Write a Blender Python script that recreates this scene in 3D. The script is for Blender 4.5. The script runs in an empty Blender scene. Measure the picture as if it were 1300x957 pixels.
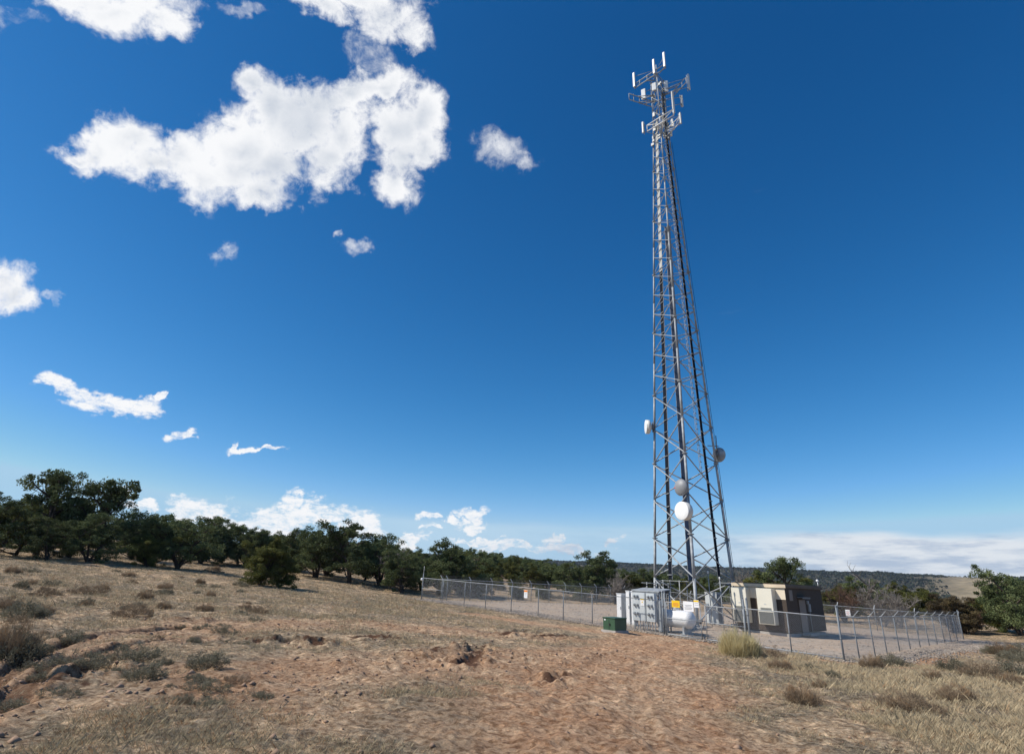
import bpy, math, random
import numpy as np
from mathutils import Vector, Matrix

random.seed(7)
rng = np.random.default_rng(11)
scene = bpy.context.scene
COL = scene.collection
R = math.radians

# ------------------------------------------------------------------ camera
FPX, PITCH, ROLL = 717.6, 0.3927, 0.0473
_cy, _sy, _cr, _sr = math.cos(PITCH), math.sin(PITCH), math.cos(ROLL), math.sin(ROLL)
FW = np.array([0, _cy, _sy])
UP = np.array([0, -_sy, _cy]) * _cr - np.array([_sr, 0, 0])
RT = np.array([_cr, 0, 0]) + np.array([0, -_sy, _cy]) * _sr
FWv, UPv, RTv = Vector(FW), Vector(UP), Vector(RT)
cam_data = bpy.data.cameras.new('camera')
cam = bpy.data.objects.new('camera', cam_data)
COL.objects.link(cam)
m3 = Matrix((RTv, UPv, -FWv)).transposed()
cam.matrix_world = m3.to_4x4()
cam_data.sensor_width = 36
cam_data.lens = 36 * FPX / 1300
cam_data.shift_y = -44.5 / 1300
cam_data.clip_start = 0.1
cam_data.clip_end = 20000
scene.camera = cam


def ray(u, v):
    d = FW * FPX + RT * (u - 650) + UP * (434 - v)
    return d / d[1]


# ------------------------------------------------------------------ noise + terrain
def _hash(ix, iy, seed):
    h = (ix.astype(np.int64) * 374761393 + iy.astype(np.int64) * 668265263 + seed * 1442695041) & 0xFFFFFFFF
    h = ((h ^ (h >> 13)) * 1274126177) & 0xFFFFFFFF
    return ((h ^ (h >> 16)) & 0xFFFF) / 65535.0


def vnoise(x, y, seed=0):
    ix, iy = np.floor(x), np.floor(y)
    fx, fy = x - ix, y - iy
    fx = fx * fx * fx * (fx * (fx * 6 - 15) + 10)
    fy = fy * fy * fy * (fy * (fy * 6 - 15) + 10)
    a = _hash(ix, iy, seed); b = _hash(ix + 1, iy, seed)
    c = _hash(ix, iy + 1, seed); d = _hash(ix + 1, iy + 1, seed)
    return (a * (1 - fx) + b * fx) * (1 - fy) + (c * (1 - fx) + d * fx) * fy - 0.5


def fbm(x, y, seed=0, oct=4):
    s = 0; a = 1; t = 0
    for o in range(oct):
        s = s + a * vnoise(x * 2 ** o + 17.3 * o, y * 2 ** o - 9.1 * o, seed + o); t += a; a *= 0.5
    return s / t * 2


def sstep(a, b, x):
    t = np.clip((x - a) / (b - a), 0, 1)
    return t * t * (3 - 2 * t)


A = np.array([-7.1, 56.3]); B = np.array([16.0, 29.4]); Cc = np.array([39.0, 52.6]); D = np.array([15.9, 79.3])
eAB = (B - A) / np.linalg.norm(B - A)      # along front fence, to the right
eBC = np.array([-eAB[1], eAB[0]])          # into the compound


def pad_z(x, y):
    return -2.821 - 0.01985 * x + 0.00675 * y


CTRL = [(0, 0, -2.0), (-8, 11, -2.05), (0, 15, -2.25), (8, 17, -2.4), (18, 22, -2.65), (-15, 20, -1.95), (-20, 30, -1.6),
        (-25, 40, -1.1), (-33, 50, -.3), (-45, 60, .4), (-30, 60, -.6), (-18.8, 50, -1.36), (-17.4, 68, -1.15),
        (-7.2, 75, -1.83), (14.6, 95, -1.6), (62, 75, -2.2), (52, 85, -2.3), (30, 25, -2.9), (45, 45, -3.1),
        (-30, 90, .3), (-60, 90, 2), (0, 120, -1), (40, 110, -2.6), (0, 170, 1.4), (-22, 150, 2.2), (-60, 150, 2.5), (60, 160, -6),
        (110, 120, -6), (-40, 0, -1.2), (35, 0, -2.7), (0, -50, -2), (-10, 40, -2.0), (0, 30, -2.4), (10, 25, -2.6),
        (-80, 40, 1.5), (90, 60, -3), (0, 260, -3), (-150, 200, 6), (120, 260, -18)]
for q in (A, B, Cc, D, (A + B) / 2, (B + Cc) / 2, (Cc + D) / 2, (A + D) / 2, (A + B + Cc + D) / 4,
          A * .75 + B * .25, A * .25 + B * .75):
    CTRL.append((q[0], q[1], pad_z(*q)))
_cp = np.array(CTRL, float)


def _phi(r2):
    return np.sqrt(r2 + 49.0)


_n = len(_cp)
_M = np.zeros((_n + 3, _n + 3)); _dx = _cp[:, None, :2] - _cp[None, :, :2]
_M[:_n, :_n] = _phi((_dx ** 2).sum(-1)); _M[:_n, _n] = 1; _M[:_n, n1 := _n + 1] = _cp[:, 0]; _M[:_n, _n + 2] = _cp[:, 1]
_M[_n:, :_n] = _M[:_n, _n:].T
_w = np.linalg.solve(_M, np.concatenate([_cp[:, 2], [0, 0, 0]]))


def in_pad(x, y, grow=0.0):
    """signed distance-ish, positive inside compound"""
    la = np.linalg.norm(B - A); lb = 33.0
    s = (x - A[0]) * eAB[0] + (y - A[1]) * eAB[1]
    t = (x - A[0]) * eBC[0] + (y - A[1]) * eBC[1]
    return np.minimum(np.minimum(s + grow, la - s + grow), np.minimum(t + grow, lb - t + grow))


def seg_dist(x, y, P):
    best = np.full(np.shape(x), 1e9)
    for (x0, y0), (x1, y1) in zip(P[:-1], P[1:]):
        dx, dy = x1 - x0, y1 - y0
        t = np.clip(((x - x0) * dx + (y - y0) * dy) / (dx * dx + dy * dy), 0, 1)
        best = np.minimum(best, np.hypot(x - x0 - t * dx, y - y0 - t * dy))
    return best


def base_z(x, y):
    x = np.asarray(x, float); y = np.asarray(y, float)
    z = _w[_n] + _w[n1] * x + _w[_n + 2] * y
    for i in range(_n):
        z = z + _w[i] * _phi((x - _cp[i, 0]) ** 2 + (y - _cp[i, 1]) ** 2)
    r = np.hypot(x, y)
    az = np.arctan2(x, y)
    # far country: shallow valley, then a flat topped mesa
    far = -6 - 30 * sstep(250, 700, r) + 3.0 * fbm(x / 160, y / 160, 31, 3)
    edge = 2150 + 260 * fbm(az * 6, az * 0 + 3.3, 41, 3)
    top = (54.5 + 1.6 * fbm(az * 9, az * 0, 44, 3) + 12 * sstep(.42, .2, az)*0) * (edge / 2150)
    rise = sstep(edge - 750, edge, r + 110 * fbm(x / 170, y / 170, 47, 4))
    lo = sstep(edge - 900, edge - 300, r) * 0.25 + rise * 0.75
    far = far + lo * (top + 36)
    k = sstep(170, 420, r)
    return z * (1 - k) + far * k


def gpt(u, v, it=30):
    """ground point seen at a photo pixel"""
    d = ray(u, v); lo, hi = 3.0, 400.0
    for _ in range(it):
        m = (lo + hi) / 2
        if d[2] * m > float(base_z(d[0] * m, m)): lo = m
        else: hi = m
    return d[0] * lo, lo


TRACK = [gpt(755, 940), gpt(765, 868), gpt(790, 838), gpt(840, 818), gpt(885, 809)]
TRACK2 = [gpt(600, 781), gpt(700, 796), gpt(790, 806), gpt(850, 815)]
SOIL = [gpt(330, 868), gpt(520, 845), gpt(680, 835), gpt(740, 830)]
SOIL2 = [gpt(250, 800), gpt(450, 790), gpt(620, 805), gpt(730, 812)]
GULLY = [gpt(1095, 845), gpt(1160, 833), gpt(1235, 822)]
RUT1 = [gpt(-40, 880), gpt(15, 850), gpt(60, 826), gpt(130, 806), gpt(230, 796)]
RUT2 = [gpt(-60, 930), gpt(20, 884), gpt(75, 846), gpt(150, 822), gpt(260, 808)]
CRACKS = [[gpt(60, 872), gpt(125, 850)], [gpt(700, 862), gpt(722, 858)], [gpt(408, 812), gpt(372, 811)], [gpt(365, 812), gpt(415, 815)], [gpt(455, 811), gpt(500, 809)], [gpt(640, 805), gpt(672, 801)], [gpt(665, 809), gpt(724, 807)],
          [gpt(590, 845), gpt(615, 820)], [gpt(300, 809), gpt(345, 811)], [gpt(195, 786), gpt(250, 788)], [gpt(520, 832), gpt(560, 826)]]


def masks(x, y):
    n = fbm(x / 2.5, y / 2.5, 5, 4)
    r = np.hypot(x, y)
    bare = sstep(3.6, 1.2, seg_dist(x, y, TRACK) + n * 1.8)
    bare = np.maximum(bare, .95 * sstep(2.0, .4, seg_dist(x, y, TRACK2) + n * 1.1))
    bare = np.maximum(bare, .85 * sstep(3.6, .6, seg_dist(x, y, SOIL) + n * 2.5))
    bare = np.maximum(bare, .7 * sstep(2.8, .3, seg_dist(x, y, SOIL2) + n * 2.5))
    bare = np.maximum(bare, sstep(2.4, .6, seg_dist(x, y, GULLY) + n * 1.5))
    for Rr in (RUT1, RUT2):
        bare = np.maximum(bare, .75 * sstep(.8, .2, seg_dist(x, y, Rr) + n * .3))
    pad = sstep(-.3, .5, in_pad(x, y, 0.9) + n * .5)
    return bare, pad


def moist_mask(x, y):
    m = np.zeros(np.shape(x))
    for j, Q in enumerate(CRACKS):
        q = seg_dist(x, y, Q) + .5 * fbm(x / .6, y / .6, 60 + j, 3) + .25 * fbm(x / .18, y / .18, 70 + j, 2)
        m = np.maximum(m, sstep(.24, .12, q))
    for Rr in (RUT1, RUT2):
        m = np.maximum(m, .6 * sstep(.26, .1, seg_dist(x, y, Rr) + .2 * fbm(x / .5, y / .5, 12, 2)))
    return m


def terrain_z(x, y, detail=True):
    z = base_z(x, y)
    if not detail: return z
    r = np.hypot(x, y)
    bare, pad = masks(x, y)
    k = 1 - sstep(-1.5, .3, in_pad(x, y, 0.4)) * .97
    near = 1 - sstep(45, 110, r)
    d = .10 * fbm(x / 5, y / 5, 1, 3) + .075 * fbm(x / 1.3, y / 1.3, 2, 3)
    mic = fbm(x / .35, y / .35, 3, 3)
    d = d + (.045 + .02 * bare) * mic * (1 - sstep(35, 70, r)) + .045 * np.abs(fbm(x / .2, y / .2, 33, 2)) * (1 - sstep(25, 50, r))
    # clods thrown up in the churned soil
    chn = np.maximum(sstep(3.5, .5, seg_dist(x, y, SOIL)), sstep(3, .3, seg_dist(x, y, SOIL2)))
    cl = np.clip(fbm(x / .28, y / .28, 9, 2) - .25, 0, 1)
    d = d + chn * cl * .12 * (1 - sstep(25, 45, r))
    for Rr in (RUT1, RUT2):
        q = seg_dist(x, y, Rr) + .15 * fbm(x, y, 12, 2)
        d = d - .12 * sstep(.24, .1, q) + .035 * sstep(.2, .32, q) * sstep(.6, .38, q)
    for j, Q in enumerate(CRACKS):
        q = seg_dist(x, y, Q) + .45 * fbm(x / .7, y / .7, 60 + j, 3)
        d = d - .09 * sstep(.22, .05, q) + .08 * sstep(.18, .32, q) * sstep(.8, .35, q) * (1 + mic)
    for sg in (-.85, .85):
        tq = seg_dist(x - sg * .96, y - sg * .25, TRACK) + .12 * fbm(x / 1.5, y / 1.5, 55, 2)
        d = d - .024 * sstep(.24, .12, tq) + .012 * sstep(.22, .3, tq) * sstep(.5, .34, tq)
    d = d - .10 * sstep(.55, .1, seg_dist(x, y, GULLY) + .5 * fbm(x / 1.2, y / 1.2, 77, 3))
    return z + d * k * near + (1 - near) * .25 * fbm(x / 9, y / 9, 8, 3) * sstep(60, 120, r)


def gz(x, y):
    return float(terrain_z(np.array([x]), np.array([y]))[0])


# ------------------------------------------------------------------ materials
def mat(name, col, rough=.7, metal=0., noise=0., nscale=4., bump=0., bscale=40., col2=None, spec=.5, lowdetail=False):
    m = bpy.data.materials.new(name); m.use_nodes = True
    nt = m.node_tree; b = nt.nodes['Principled BSDF']
    b.inputs['Roughness'].default_value = rough
    b.inputs['Metallic'].default_value = metal
    b.inputs['Specular IOR Level'].default_value = spec
    c1 = (*col, 1)
    tc = nt.nodes.new('ShaderNodeTexCoord')
    if noise > 0 or col2:
        c2 = (*(col2 if col2 else [max(0, c * (1 - noise)) for c in col]), 1)
        n = nt.nodes.new('ShaderNodeTexNoise'); n.inputs['Scale'].default_value = nscale; n.inputs['Detail'].default_value = 6
        nt.links.new(tc.outputs['Object'], n.inputs['Vector'])
        rp = nt.nodes.new('ShaderNodeValToRGB')
        rp.color_ramp.elements[0].position = .35; rp.color_ramp.elements[0].color = c2
        rp.color_ramp.elements[1].position = .65; rp.color_ramp.elements[1].color = c1
        nt.links.new(n.outputs['Fac'], rp.inputs['Fac']); nt.links.new(rp.outputs['Color'], b.inputs['Base Color'])
    else:
        b.inputs['Base Color'].default_value = c1
    if bump > 0:
        n2 = nt.nodes.new('ShaderNodeTexNoise'); n2.inputs['Scale'].default_value = bscale; n2.inputs['Detail'].default_value = 4
        nt.links.new(tc.outputs['Object'], n2.inputs['Vector'])
        bp = nt.nodes.new('ShaderNodeBump'); bp.inputs['Strength'].default_value = bump; bp.inputs['Distance'].default_value = .02
        nt.links.new(n2.outputs['Fac'], bp.inputs['Height']); nt.links.new(bp.outputs['Normal'], b.inputs['Normal'])
    return m


M = {}
M['galv'] = mat('galvanised_steel', (.40, .42, .43), .6, .1, noise=.35, nscale=3)
M['post'] = mat('dull_galvanised_post', (.22, .245, .265), .6, .1, noise=.25, nscale=3)
M['galv_light'] = mat('bright_galvanised_pipe', (.68, .69, .69), .5, .1, noise=.15, nscale=3)
M['cable_light'] = mat('pale_grey_cable', (.55, .54, .5), .6, 0, noise=.25, nscale=3)  # paler grey for the upper cable run
M['galv_dark'] = mat('weathered_steel', (.2, .21, .22), .55, .3, noise=.3, nscale=3)
M['fence'] = mat('fence_wire', (.42, .44, .46), .5, .35, noise=.2)
M['wire_dark'] = mat('barbed_wire_steel', (.2, .2, .2), .5, .5)
M['cable'] = mat('black_coaxial_cable', (.010, .014, .024), .8, 0, noise=.3, nscale=8, spec=.15)
M['cable_blue'] = mat('dark_blue_cable', (.03, .06, .13), .45, 0, noise=.3, nscale=8)
M['white'] = mat('white_paint', (.8, .8, .79), .4, 0, noise=.06, nscale=3)
M['radome'] = mat('white_radome', (.82, .82, .80), .45)
M['radome_grey'] = mat('grey_radome', (.27, .28, .29), .5, noise=.1, nscale=3)
M['panel'] = mat('antenna_cover', (.74, .72, .66), .45, noise=.08)
M['grey_box'] = mat('light_grey_enamel', (.55, .58, .58), .45, 0, noise=.08, nscale=3)
M['grey_mid'] = mat('mid_grey_enamel', (.3, .32, .33), .5, 0, noise=.12, nscale=3)
M['green'] = mat('green_enamel', (.045, .105, .055), .45, 0, noise=.25, nscale=2)
M['black'] = mat('black_plastic', (.02, .02, .022), .5)
M['concrete'] = mat('concrete', (.45, .42, .38), .9, 0, noise=.2, nscale=3, bump=.3)
M['shelter'] = mat('brown_aggregate_wall', (.075, .056, .043), .9, 0, noise=.3, nscale=25, bump=.5, bscale=60)
M['cream'] = mat('cream_paint', (.74, .64, .49), .7, 0, noise=.08, nscale=3)
M['roof'] = mat('shaded_roof_slab', (.13, .10, .075), .85, 0, noise=.25, nscale=3)  # tan slab browned down, the shade on its sides put into the colour
M['lit_roof_edge'] = mat('sunlit_tan_edge', (.66, .54, .39), .8, 0, noise=.12, nscale=3)  # same roof edge in its sunlit tone
M['ac'] = mat('beige_steel_housing', (.74, .70, .58), .5, 0, noise=.06, nscale=2)
M['grille'] = mat('air_grille', (.2, .2, .18), .6, 0, noise=.1, nscale=3)
M['door'] = mat('brown_grey_door', (.2, .165, .145), .55, 0, noise=.1)
M['yellow'] = mat('yellow_sign_paint', (.85, .55, .01), .5)
M['orange'] = mat('orange_sign_paint', (.85, .25, .02), .5)
M['signwhite'] = mat('sign_white', (.82, .82, .82), .5)
M['signink'] = mat('sign_ink', (.25, .25, .27), .6)
M['signred'] = mat('sign_red_ink', (.6, .08, .06), .6)
M['red'] = mat('red_mark', (.75, .03, .03), .5)
M['bark'] = mat('grey_brown_bark', (.085, .06, .045), .95, 0, noise=.5, nscale=6, bump=.6, bscale=20)
M['deadwood'] = mat('bleached_dead_wood', (.24, .21, .185), .9, 0, noise=.4, nscale=4)
M['deadbrown'] = mat('rusty_brown_dead_twigs', (.15, .085, .055), .9, 0, noise=.4, nscale=4)
M['glass_lamp'] = mat('lamp_glass', (.8, .8, .8), .2)


def attr_mat(name, ramp, rough=.8, trans=.25, obj_var=.25, spec=.2):
    """foliage: colour from a per-clump attribute, shifted a little per object"""
    m = bpy.data.materials.new(name); m.use_nodes = True
    nt = m.node_tree; b = nt.nodes['Principled BSDF']; out = nt.nodes['Material Output']
    b.inputs['Roughness'].default_value = rough; b.inputs['Specular IOR Level'].default_value = spec
    at = nt.nodes.new('ShaderNodeAttribute'); at.attribute_name = 'tint'
    rp = nt.nodes.new('ShaderNodeValToRGB'); els = rp.color_ramp.elements
    els[0].position = ramp[0][0]; els[0].color = (*ramp[0][1], 1)
    els[1].position = ramp[-1][0]; els[1].color = (*ramp[-1][1], 1)
    for p, c in ramp[1:-1]:
        e = els.new(p); e.color = (*c, 1)
    nt.links.new(at.outputs['Fac'], rp.inputs['Fac'])
    oi = nt.nodes.new('ShaderNodeObjectInfo')
    hs = nt.nodes.new('ShaderNodeHueSaturation')
    mr = nt.nodes.new('ShaderNodeMapRange'); mr.inputs['To Min'].default_value = 1 - obj_var; mr.inputs['To Max'].default_value = 1 + obj_var
    nt.links.new(oi.outputs['Random'], mr.inputs['Value']); nt.links.new(mr.outputs['Result'], hs.inputs['Value'])
    nt.links.new(rp.outputs['Color'], hs.inputs['Color'])
    nt.links.new(hs.outputs['Color'], b.inputs['Base Color'])
    if trans > 0:
        tr = nt.nodes.new('ShaderNodeBsdfTranslucent'); mx = nt.nodes.new('ShaderNodeMixShader'); mx.inputs[0].default_value = trans
        nt.links.new(hs.outputs['Color'], tr.inputs['Color'])
        nt.links.new(b.outputs[0], mx.inputs[1]); nt.links.new(tr.outputs[0], mx.inputs[2]); nt.links.new(mx.outputs[0], out.inputs['Surface'])
    return m


M['pinyon'] = attr_mat('pinyon_needles', [(0, (.045, .058, .022)), (.5, (.092, .118, .046)), (1, (.18, .205, .085))])
M['juniper'] = attr_mat('juniper_scales', [(0, (.045, .05, .014)), (.5, (.10, .108, .028)), (1, (.19, .18, .05))])
M['brownjun'] = attr_mat('browned_juniper_scales', [(0, (.05, .035, .02)), (.5, (.10, .075, .04)), (1, (.17, .13, .06))])
M['sage'] = attr_mat('sagebrush_leaves', [(0, (.11, .095, .06)), (.5, (.21, .19, .13)), (1, (.33, .31, .22))], obj_var=.2)
M['rabbit'] = attr_mat('rabbitbrush_stems', [(0, (.38, .30, .15)), (.45, (.64, .54, .29)), (1, (.82, .73, .46))], obj_var=.05, trans=.4)
M['rust'] = attr_mat('dry_rusty_brush', [(0, (.13, .10, .07)), (.5, (.25, .18, .115)), (.85, (.34, .25, .16)), (1, (.42, .24, .11))], obj_var=.2)
M['grass'] = attr_mat('dry_grass', [(0, (.19, .165, .105)), (.3, (.35, .29, .185)), (.55, (.50, .395, .25)), (.8, (.62, .50, .31)), (1, (.42, .23, .11))], obj_var=0)
M['farwoods'] = attr_mat('far_woodland', [(0, (.016, .022, .015)), (1, (.04, .048, .024))], trans=0, obj_var=0)


def ground_mat(name, pad=False):
    m = bpy.data.materials.new(name); m.use_nodes = True
    nt = m.node_tree; N = nt.nodes; L = nt.links; b = N['Principled BSDF']
    b.inputs['Roughness'].default_value = .95; b.inputs['Specular IOR Level'].default_value = .15
    geo = N.new('ShaderNodeNewGeometry')

    def noise(scale, detail=6, rough=.6, dist=0):
        n = N.new('ShaderNodeTexNoise'); n.inputs['Scale'].default_value = scale; n.inputs['Detail'].default_value = detail
        n.inputs['Roughness'].default_value = rough; n.inputs['Distortion'].default_value = dist
        L.new(geo.outputs['Position'], n.inputs['Vector']); return n.outputs['Fac']

    def ramp(fac, a, b_, c0, c1):
        r = N.new('ShaderNodeValToRGB'); r.color_ramp.elements[0].position = a; r.color_ramp.elements[0].color = (*c0, 1)
        r.color_ramp.elements[1].position = b_; r.color_ramp.elements[1].color = (*c1, 1); L.new(fac, r.inputs['Fac']); return r.outputs['Color']

    def mix(f, a, b_, mode='MIX'):
        x = N.new('ShaderNodeMix'); x.data_type = 'RGBA'; x.blend_type = mode
        if isinstance(f, float): x.inputs['Factor'].default_value = f
        else: L.new(f, x.inputs['Factor'])
        L.new(a, x.inputs['A']); L.new(b_, x.inputs['B']); return x.outputs['Result']

    def math_(op, a, b_):
        x = N.new('ShaderNodeMath'); x.operation = op; x.use_clamp = True
        for i, q in enumerate((a, b_)):
            if isinstance(q, (int, float)): x.inputs[i].default_value = q
            else: L.new(q, x.inputs[i])
        return x.outputs[0]

    if pad:
        vor = N.new('ShaderNodeTexVoronoi'); vor.inputs['Scale'].default_value = 14; L.new(geo.outputs['Position'], vor.inputs['Vector'])
        bw = N.new('ShaderNodeSeparateColor'); L.new(vor.outputs['Color'], bw.inputs[0])
        stones = ramp(bw.outputs[0], 0, 1, (.27, .225, .175), (.66, .56, .45))
        patch = ramp(noise(.35, 5), .4, .62, (.50, .41, .32), (.64, .46, .31))
        col = mix(.5, stones, patch)
        streak = ramp(noise(1.6, 8, .7), .35, .7, (.55, .50, .46), (1, 1, 1))
        col = mix(.7, col, streak, 'MULTIPLY')
        L.new(col, b.inputs['Base Color'])
        hgt = vor.outputs['Distance']; st = .5
    else:
        at = N.new('ShaderNodeAttribute'); at.attribute_name = 'bare'
        af = N.new('ShaderNodeAttribute'); af.attribute_name = 'forest'
        litter = ramp(noise(5, 9, .85), .40, .60, (.14, .115, .08), (.42, .34, .235))
        sand = ramp(noise(5, 9, .85), .40, .60, (.38, .25, .145), (.84, .63, .41))
        f1 = ramp(noise(.6, 12, .85, .4), .46, .56, (0, 0, 0), (1, 1, 1))
        col = mix(f1, litter, sand)
        orange = ramp(noise(4, 9, .8), .38, .62, (.42, .235, .13), (.62, .40, .245))
        pale = ramp(noise(5, 9, .82), .4, .6, (.50, .335, .205), (.80, .60, .405))
        soil = mix(ramp(noise(.5, 8, .7), .46, .66, (0, 0, 0), (1, 1, 1)), orange, pale)
        fb = math_('MULTIPLY', at.outputs['Fac'], 1.0)
        col = mix(fb, col, soil)
        speck = ramp(noise(11, 8, .85), .38, .50, (.42, .36, .30), (1, 1, 1))
        col = mix(.8, col, speck, 'MULTIPLY')
        sp2 = ramp(noise(7.5, 3, .6), .40, .52, (.48, .41, .35), (1, 1, 1)); col = mix(.75, col, sp2, 'MULTIPLY')
        sp3 = ramp(noise(5.0, 4, .65, .6), .54, .64, (1, 1, 1), (1.4, 1.33, 1.25)); col = mix(.8, col, sp3, 'MULTIPLY')
        mo = N.new('ShaderNodeAttribute'); mo.attribute_name = 'moist'; md = N.new('ShaderNodeRGB'); md.outputs[0].default_value = (.125, .065, .038, 1)
        col = mix(mo.outputs['Fac'], col, md.outputs[0])
        farc = ramp(noise(.02, 9, .75), .45, .7, (.04, .042, .028), (.17, .135, .085))  # far scrub, its dark tone also holding painted cloud shade
        as_ = N.new('ShaderNodeAttribute'); as_.attribute_name = 'open'; farc = mix(as_.outputs['Fac'], farc, ramp(noise(.03, 9, .7), .3, .6, (.13, .11, .065), (.36, .28, .17)))  # sparsely wooded clearing, sunlight put into its paler colour
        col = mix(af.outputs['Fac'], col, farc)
        L.new(col, b.inputs['Base Color'])
        hgt = noise(12, 9, .8); st = .9
    bp = N.new('ShaderNodeBump'); bp.inputs['Strength'].default_value = st; bp.inputs['Distance'].default_value = .05 if pad else .10
    L.new(hgt, bp.inputs['Height']); L.new(bp.outputs['Normal'], b.inputs['Normal'])
    return m


M['ground'] = ground_mat('dry_sandy_ground')
M['gravel'] = ground_mat('grey_gravel', True)


# ------------------------------------------------------------------ object helpers
def tag(o, label=None, cat=None, group=None, kind=None):
    if label: o['label'] = label
    if cat: o['category'] = cat
    if group: o['group'] = group
    if kind: o['kind'] = kind
    return o


def empty(name, loc=(0, 0, 0), rz=0.):
    o = bpy.data.objects.new(name, None); COL.objects.link(o)
    o.location = loc; o.rotation_euler = (0, 0, rz); o.empty_display_size = .3
    return o


def np_mesh(name, V, F, material, parent=None, attrs=None, smooth=False):
    """V (n,3), F (m,k) all faces the same size"""
    V = np.asarray(V, np.float32); F = np.asarray(F, np.int32)
    me = bpy.data.meshes.new(name)
    me.vertices.add(len(V)); me.vertices.foreach_set('co', V.ravel())
    k = F.shape[1]
    me.loops.add(F.size); me.loops.foreach_set('vertex_index', F.ravel())
    me.polygons.add(len(F)); me.polygons.foreach_set('loop_start', np.arange(0, F.size, k, dtype=np.int32))
    me.polygons.foreach_set('loop_total', np.full(len(F), k, np.int32))
    if smooth: me.polygons.foreach_set('use_smooth', np.ones(len(F), bool))
    for an, (dom, val) in (attrs or {}).items():
        a = me.attributes.new(an, 'FLOAT', dom); a.data.foreach_set('value', np.asarray(val, np.float32))
    me.update(calc_edges=True)
    me.materials.append(material)
    o = bpy.data.objects.new(name, me); COL.objects.link(o)
    if parent: o.parent = parent
    return o


class MB:
    def __init__(s): s.v = []; s.f = []; s.sm = []

    def add(s, vs, fs, smooth=False):
        n = len(s.v); s.v += [tuple(p) for p in vs]
        s.f += [tuple(i + n for i in f) for f in fs]; s.sm += [smooth] * len(fs)

    def box(s, c, size, ax=None, bevel=0.):
        """c centre; ax = (ex, ey, ez) unit axes"""
        ex, ey, ez = ax or (Vector((1, 0, 0)), Vector((0, 1, 0)), Vector((0, 0, 1)))
        c = Vector(c); hx, hy, hz = size[0] / 2, size[1] / 2, size[2] / 2
        if bevel > 0:
            b = min(bevel, hx * .9, hy * .9, hz * .9); vs = []; idx = {}
            for sx in (-1, 1):
                for sy in (-1, 1):
                    for sz in (-1, 1):
                        for k in range(3):
                            d = [hx, hy, hz]; d = [d[i] - (0 if i == k else b) for i in range(3)]
                            idx[(sx, sy, sz, k)] = len(vs)
                            vs.append(c + ex * sx * d[0] + ey * sy * d[1] + ez * sz * d[2])
            fs = []
            for k in range(3):
                i, j = [q for q in range(3) if q != k]
                for sg in (-1, 1):
                    quad = []
                    for a, bb in ((-1, -1), (1, -1), (1, 1), (-1, 1)):
                        t = [0, 0, 0]; t[k] = sg; t[i] = a; t[j] = bb; quad.append(idx[(*t, k)])
                    fs.append(quad)
            for k in range(3):
                i, j = [q for q in range(3) if q != k]
                for a in (-1, 1):
                    for bb in (-1, 1):
                        t0 = [0, 0, 0]; t0[i] = a; t0[j] = bb; t1 = list(t0); t0[k] = -1; t1[k] = 1
                        fs.append([idx[(*t0, i)], idx[(*t1, i)], idx[(*t1, j)], idx[(*t0, j)]])
            for sx in (-1, 1):
                for sy in (-1, 1):
                    for sz in (-1, 1): fs.append([idx[(sx, sy, sz, k)] for k in range(3)])
            s.add(vs, fs); return
        vs = [c + ex * hx * a + ey * hy * b + ez * hz * d for d in (-1, 1) for b in (-1, 1) for a in (-1, 1)]
        s.add(vs, [(0, 2, 3, 1), (4, 5, 7, 6), (0, 1, 5, 4), (2, 6, 7, 3), (0, 4, 6, 2), (1, 3, 7, 5)])

    def tube(s, a, b, r, r2=None, n=8, cap=True, smooth=True):
        a = Vector(a); b = Vector(b); r2 = r if r2 is None else r2
        d = (b - a).normalized(); u = d.orthogonal().normalized(); w = d.cross(u)
        vs = []
        for p, q in ((a, r), (b, r2)):
            for i in range(n):
                t = 2 * math.pi * i / n; vs.append(p + (u * math.cos(t) + w * math.sin(t)) * q)
        s.add(vs, [(i, (i + 1) % n, n + (i + 1) % n, n + i) for i in range(n)], smooth)
        if cap:
            k = len(s.v) - 2 * n
            s.f.append(tuple(k + i for i in reversed(range(n)))); s.f.append(tuple(k + n + i for i in range(n))); s.sm += [False, False]

    def lathe(s, c, axis, prof, n=24):
        """prof: (distance along axis, radius)"""
        c = Vector(c); d = Vector(axis).normalized(); u = d.orthogonal().normalized(); w = d.cross(u); vs = []
        for h, r in prof:
            for i in range(n):
                t = 2 * math.pi * i / n; vs.append(c + d * h + (u * math.cos(t) + w * math.sin(t)) * r)
        fs = []
        for k in range(len(prof) - 1):
            for i in range(n):
                j = (i + 1) % n; fs.append((k * n + i, k * n + j, (k + 1) * n + j, (k + 1) * n + i))
        s.add(vs, fs, True)
        k = len(s.v) - len(vs)
        s.f.append(tuple(k + i for i in reversed(range(n)))); s.f.append(tuple(k + (len(prof) - 1) * n + i for i in range(n))); s.sm += [False, False]

    def build(s, name, material, parent=None):
        me = bpy.data.meshes.new(name); me.from_pydata(s.v, [], s.f)
        me.polygons.foreach_set('use_smooth', s.sm); me.update(); me.materials.append(material)
        o = bpy.data.objects.new(name, me); COL.objects.link(o)
        if parent: o.parent = parent
        return o


def copy_tree(o, parent=None):
    c = o.copy(); COL.objects.link(c); c.parent = parent
    for ch in list(o.children): copy_tree(ch, c)
    return c


V3 = Vector
AX = (V3((eAB[0], eAB[1], 0)), V3((eBC[0], eBC[1], 0)), V3((0, 0, 1)))     # compound axes
RZ = math.atan2(eAB[1], eAB[0])

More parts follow.
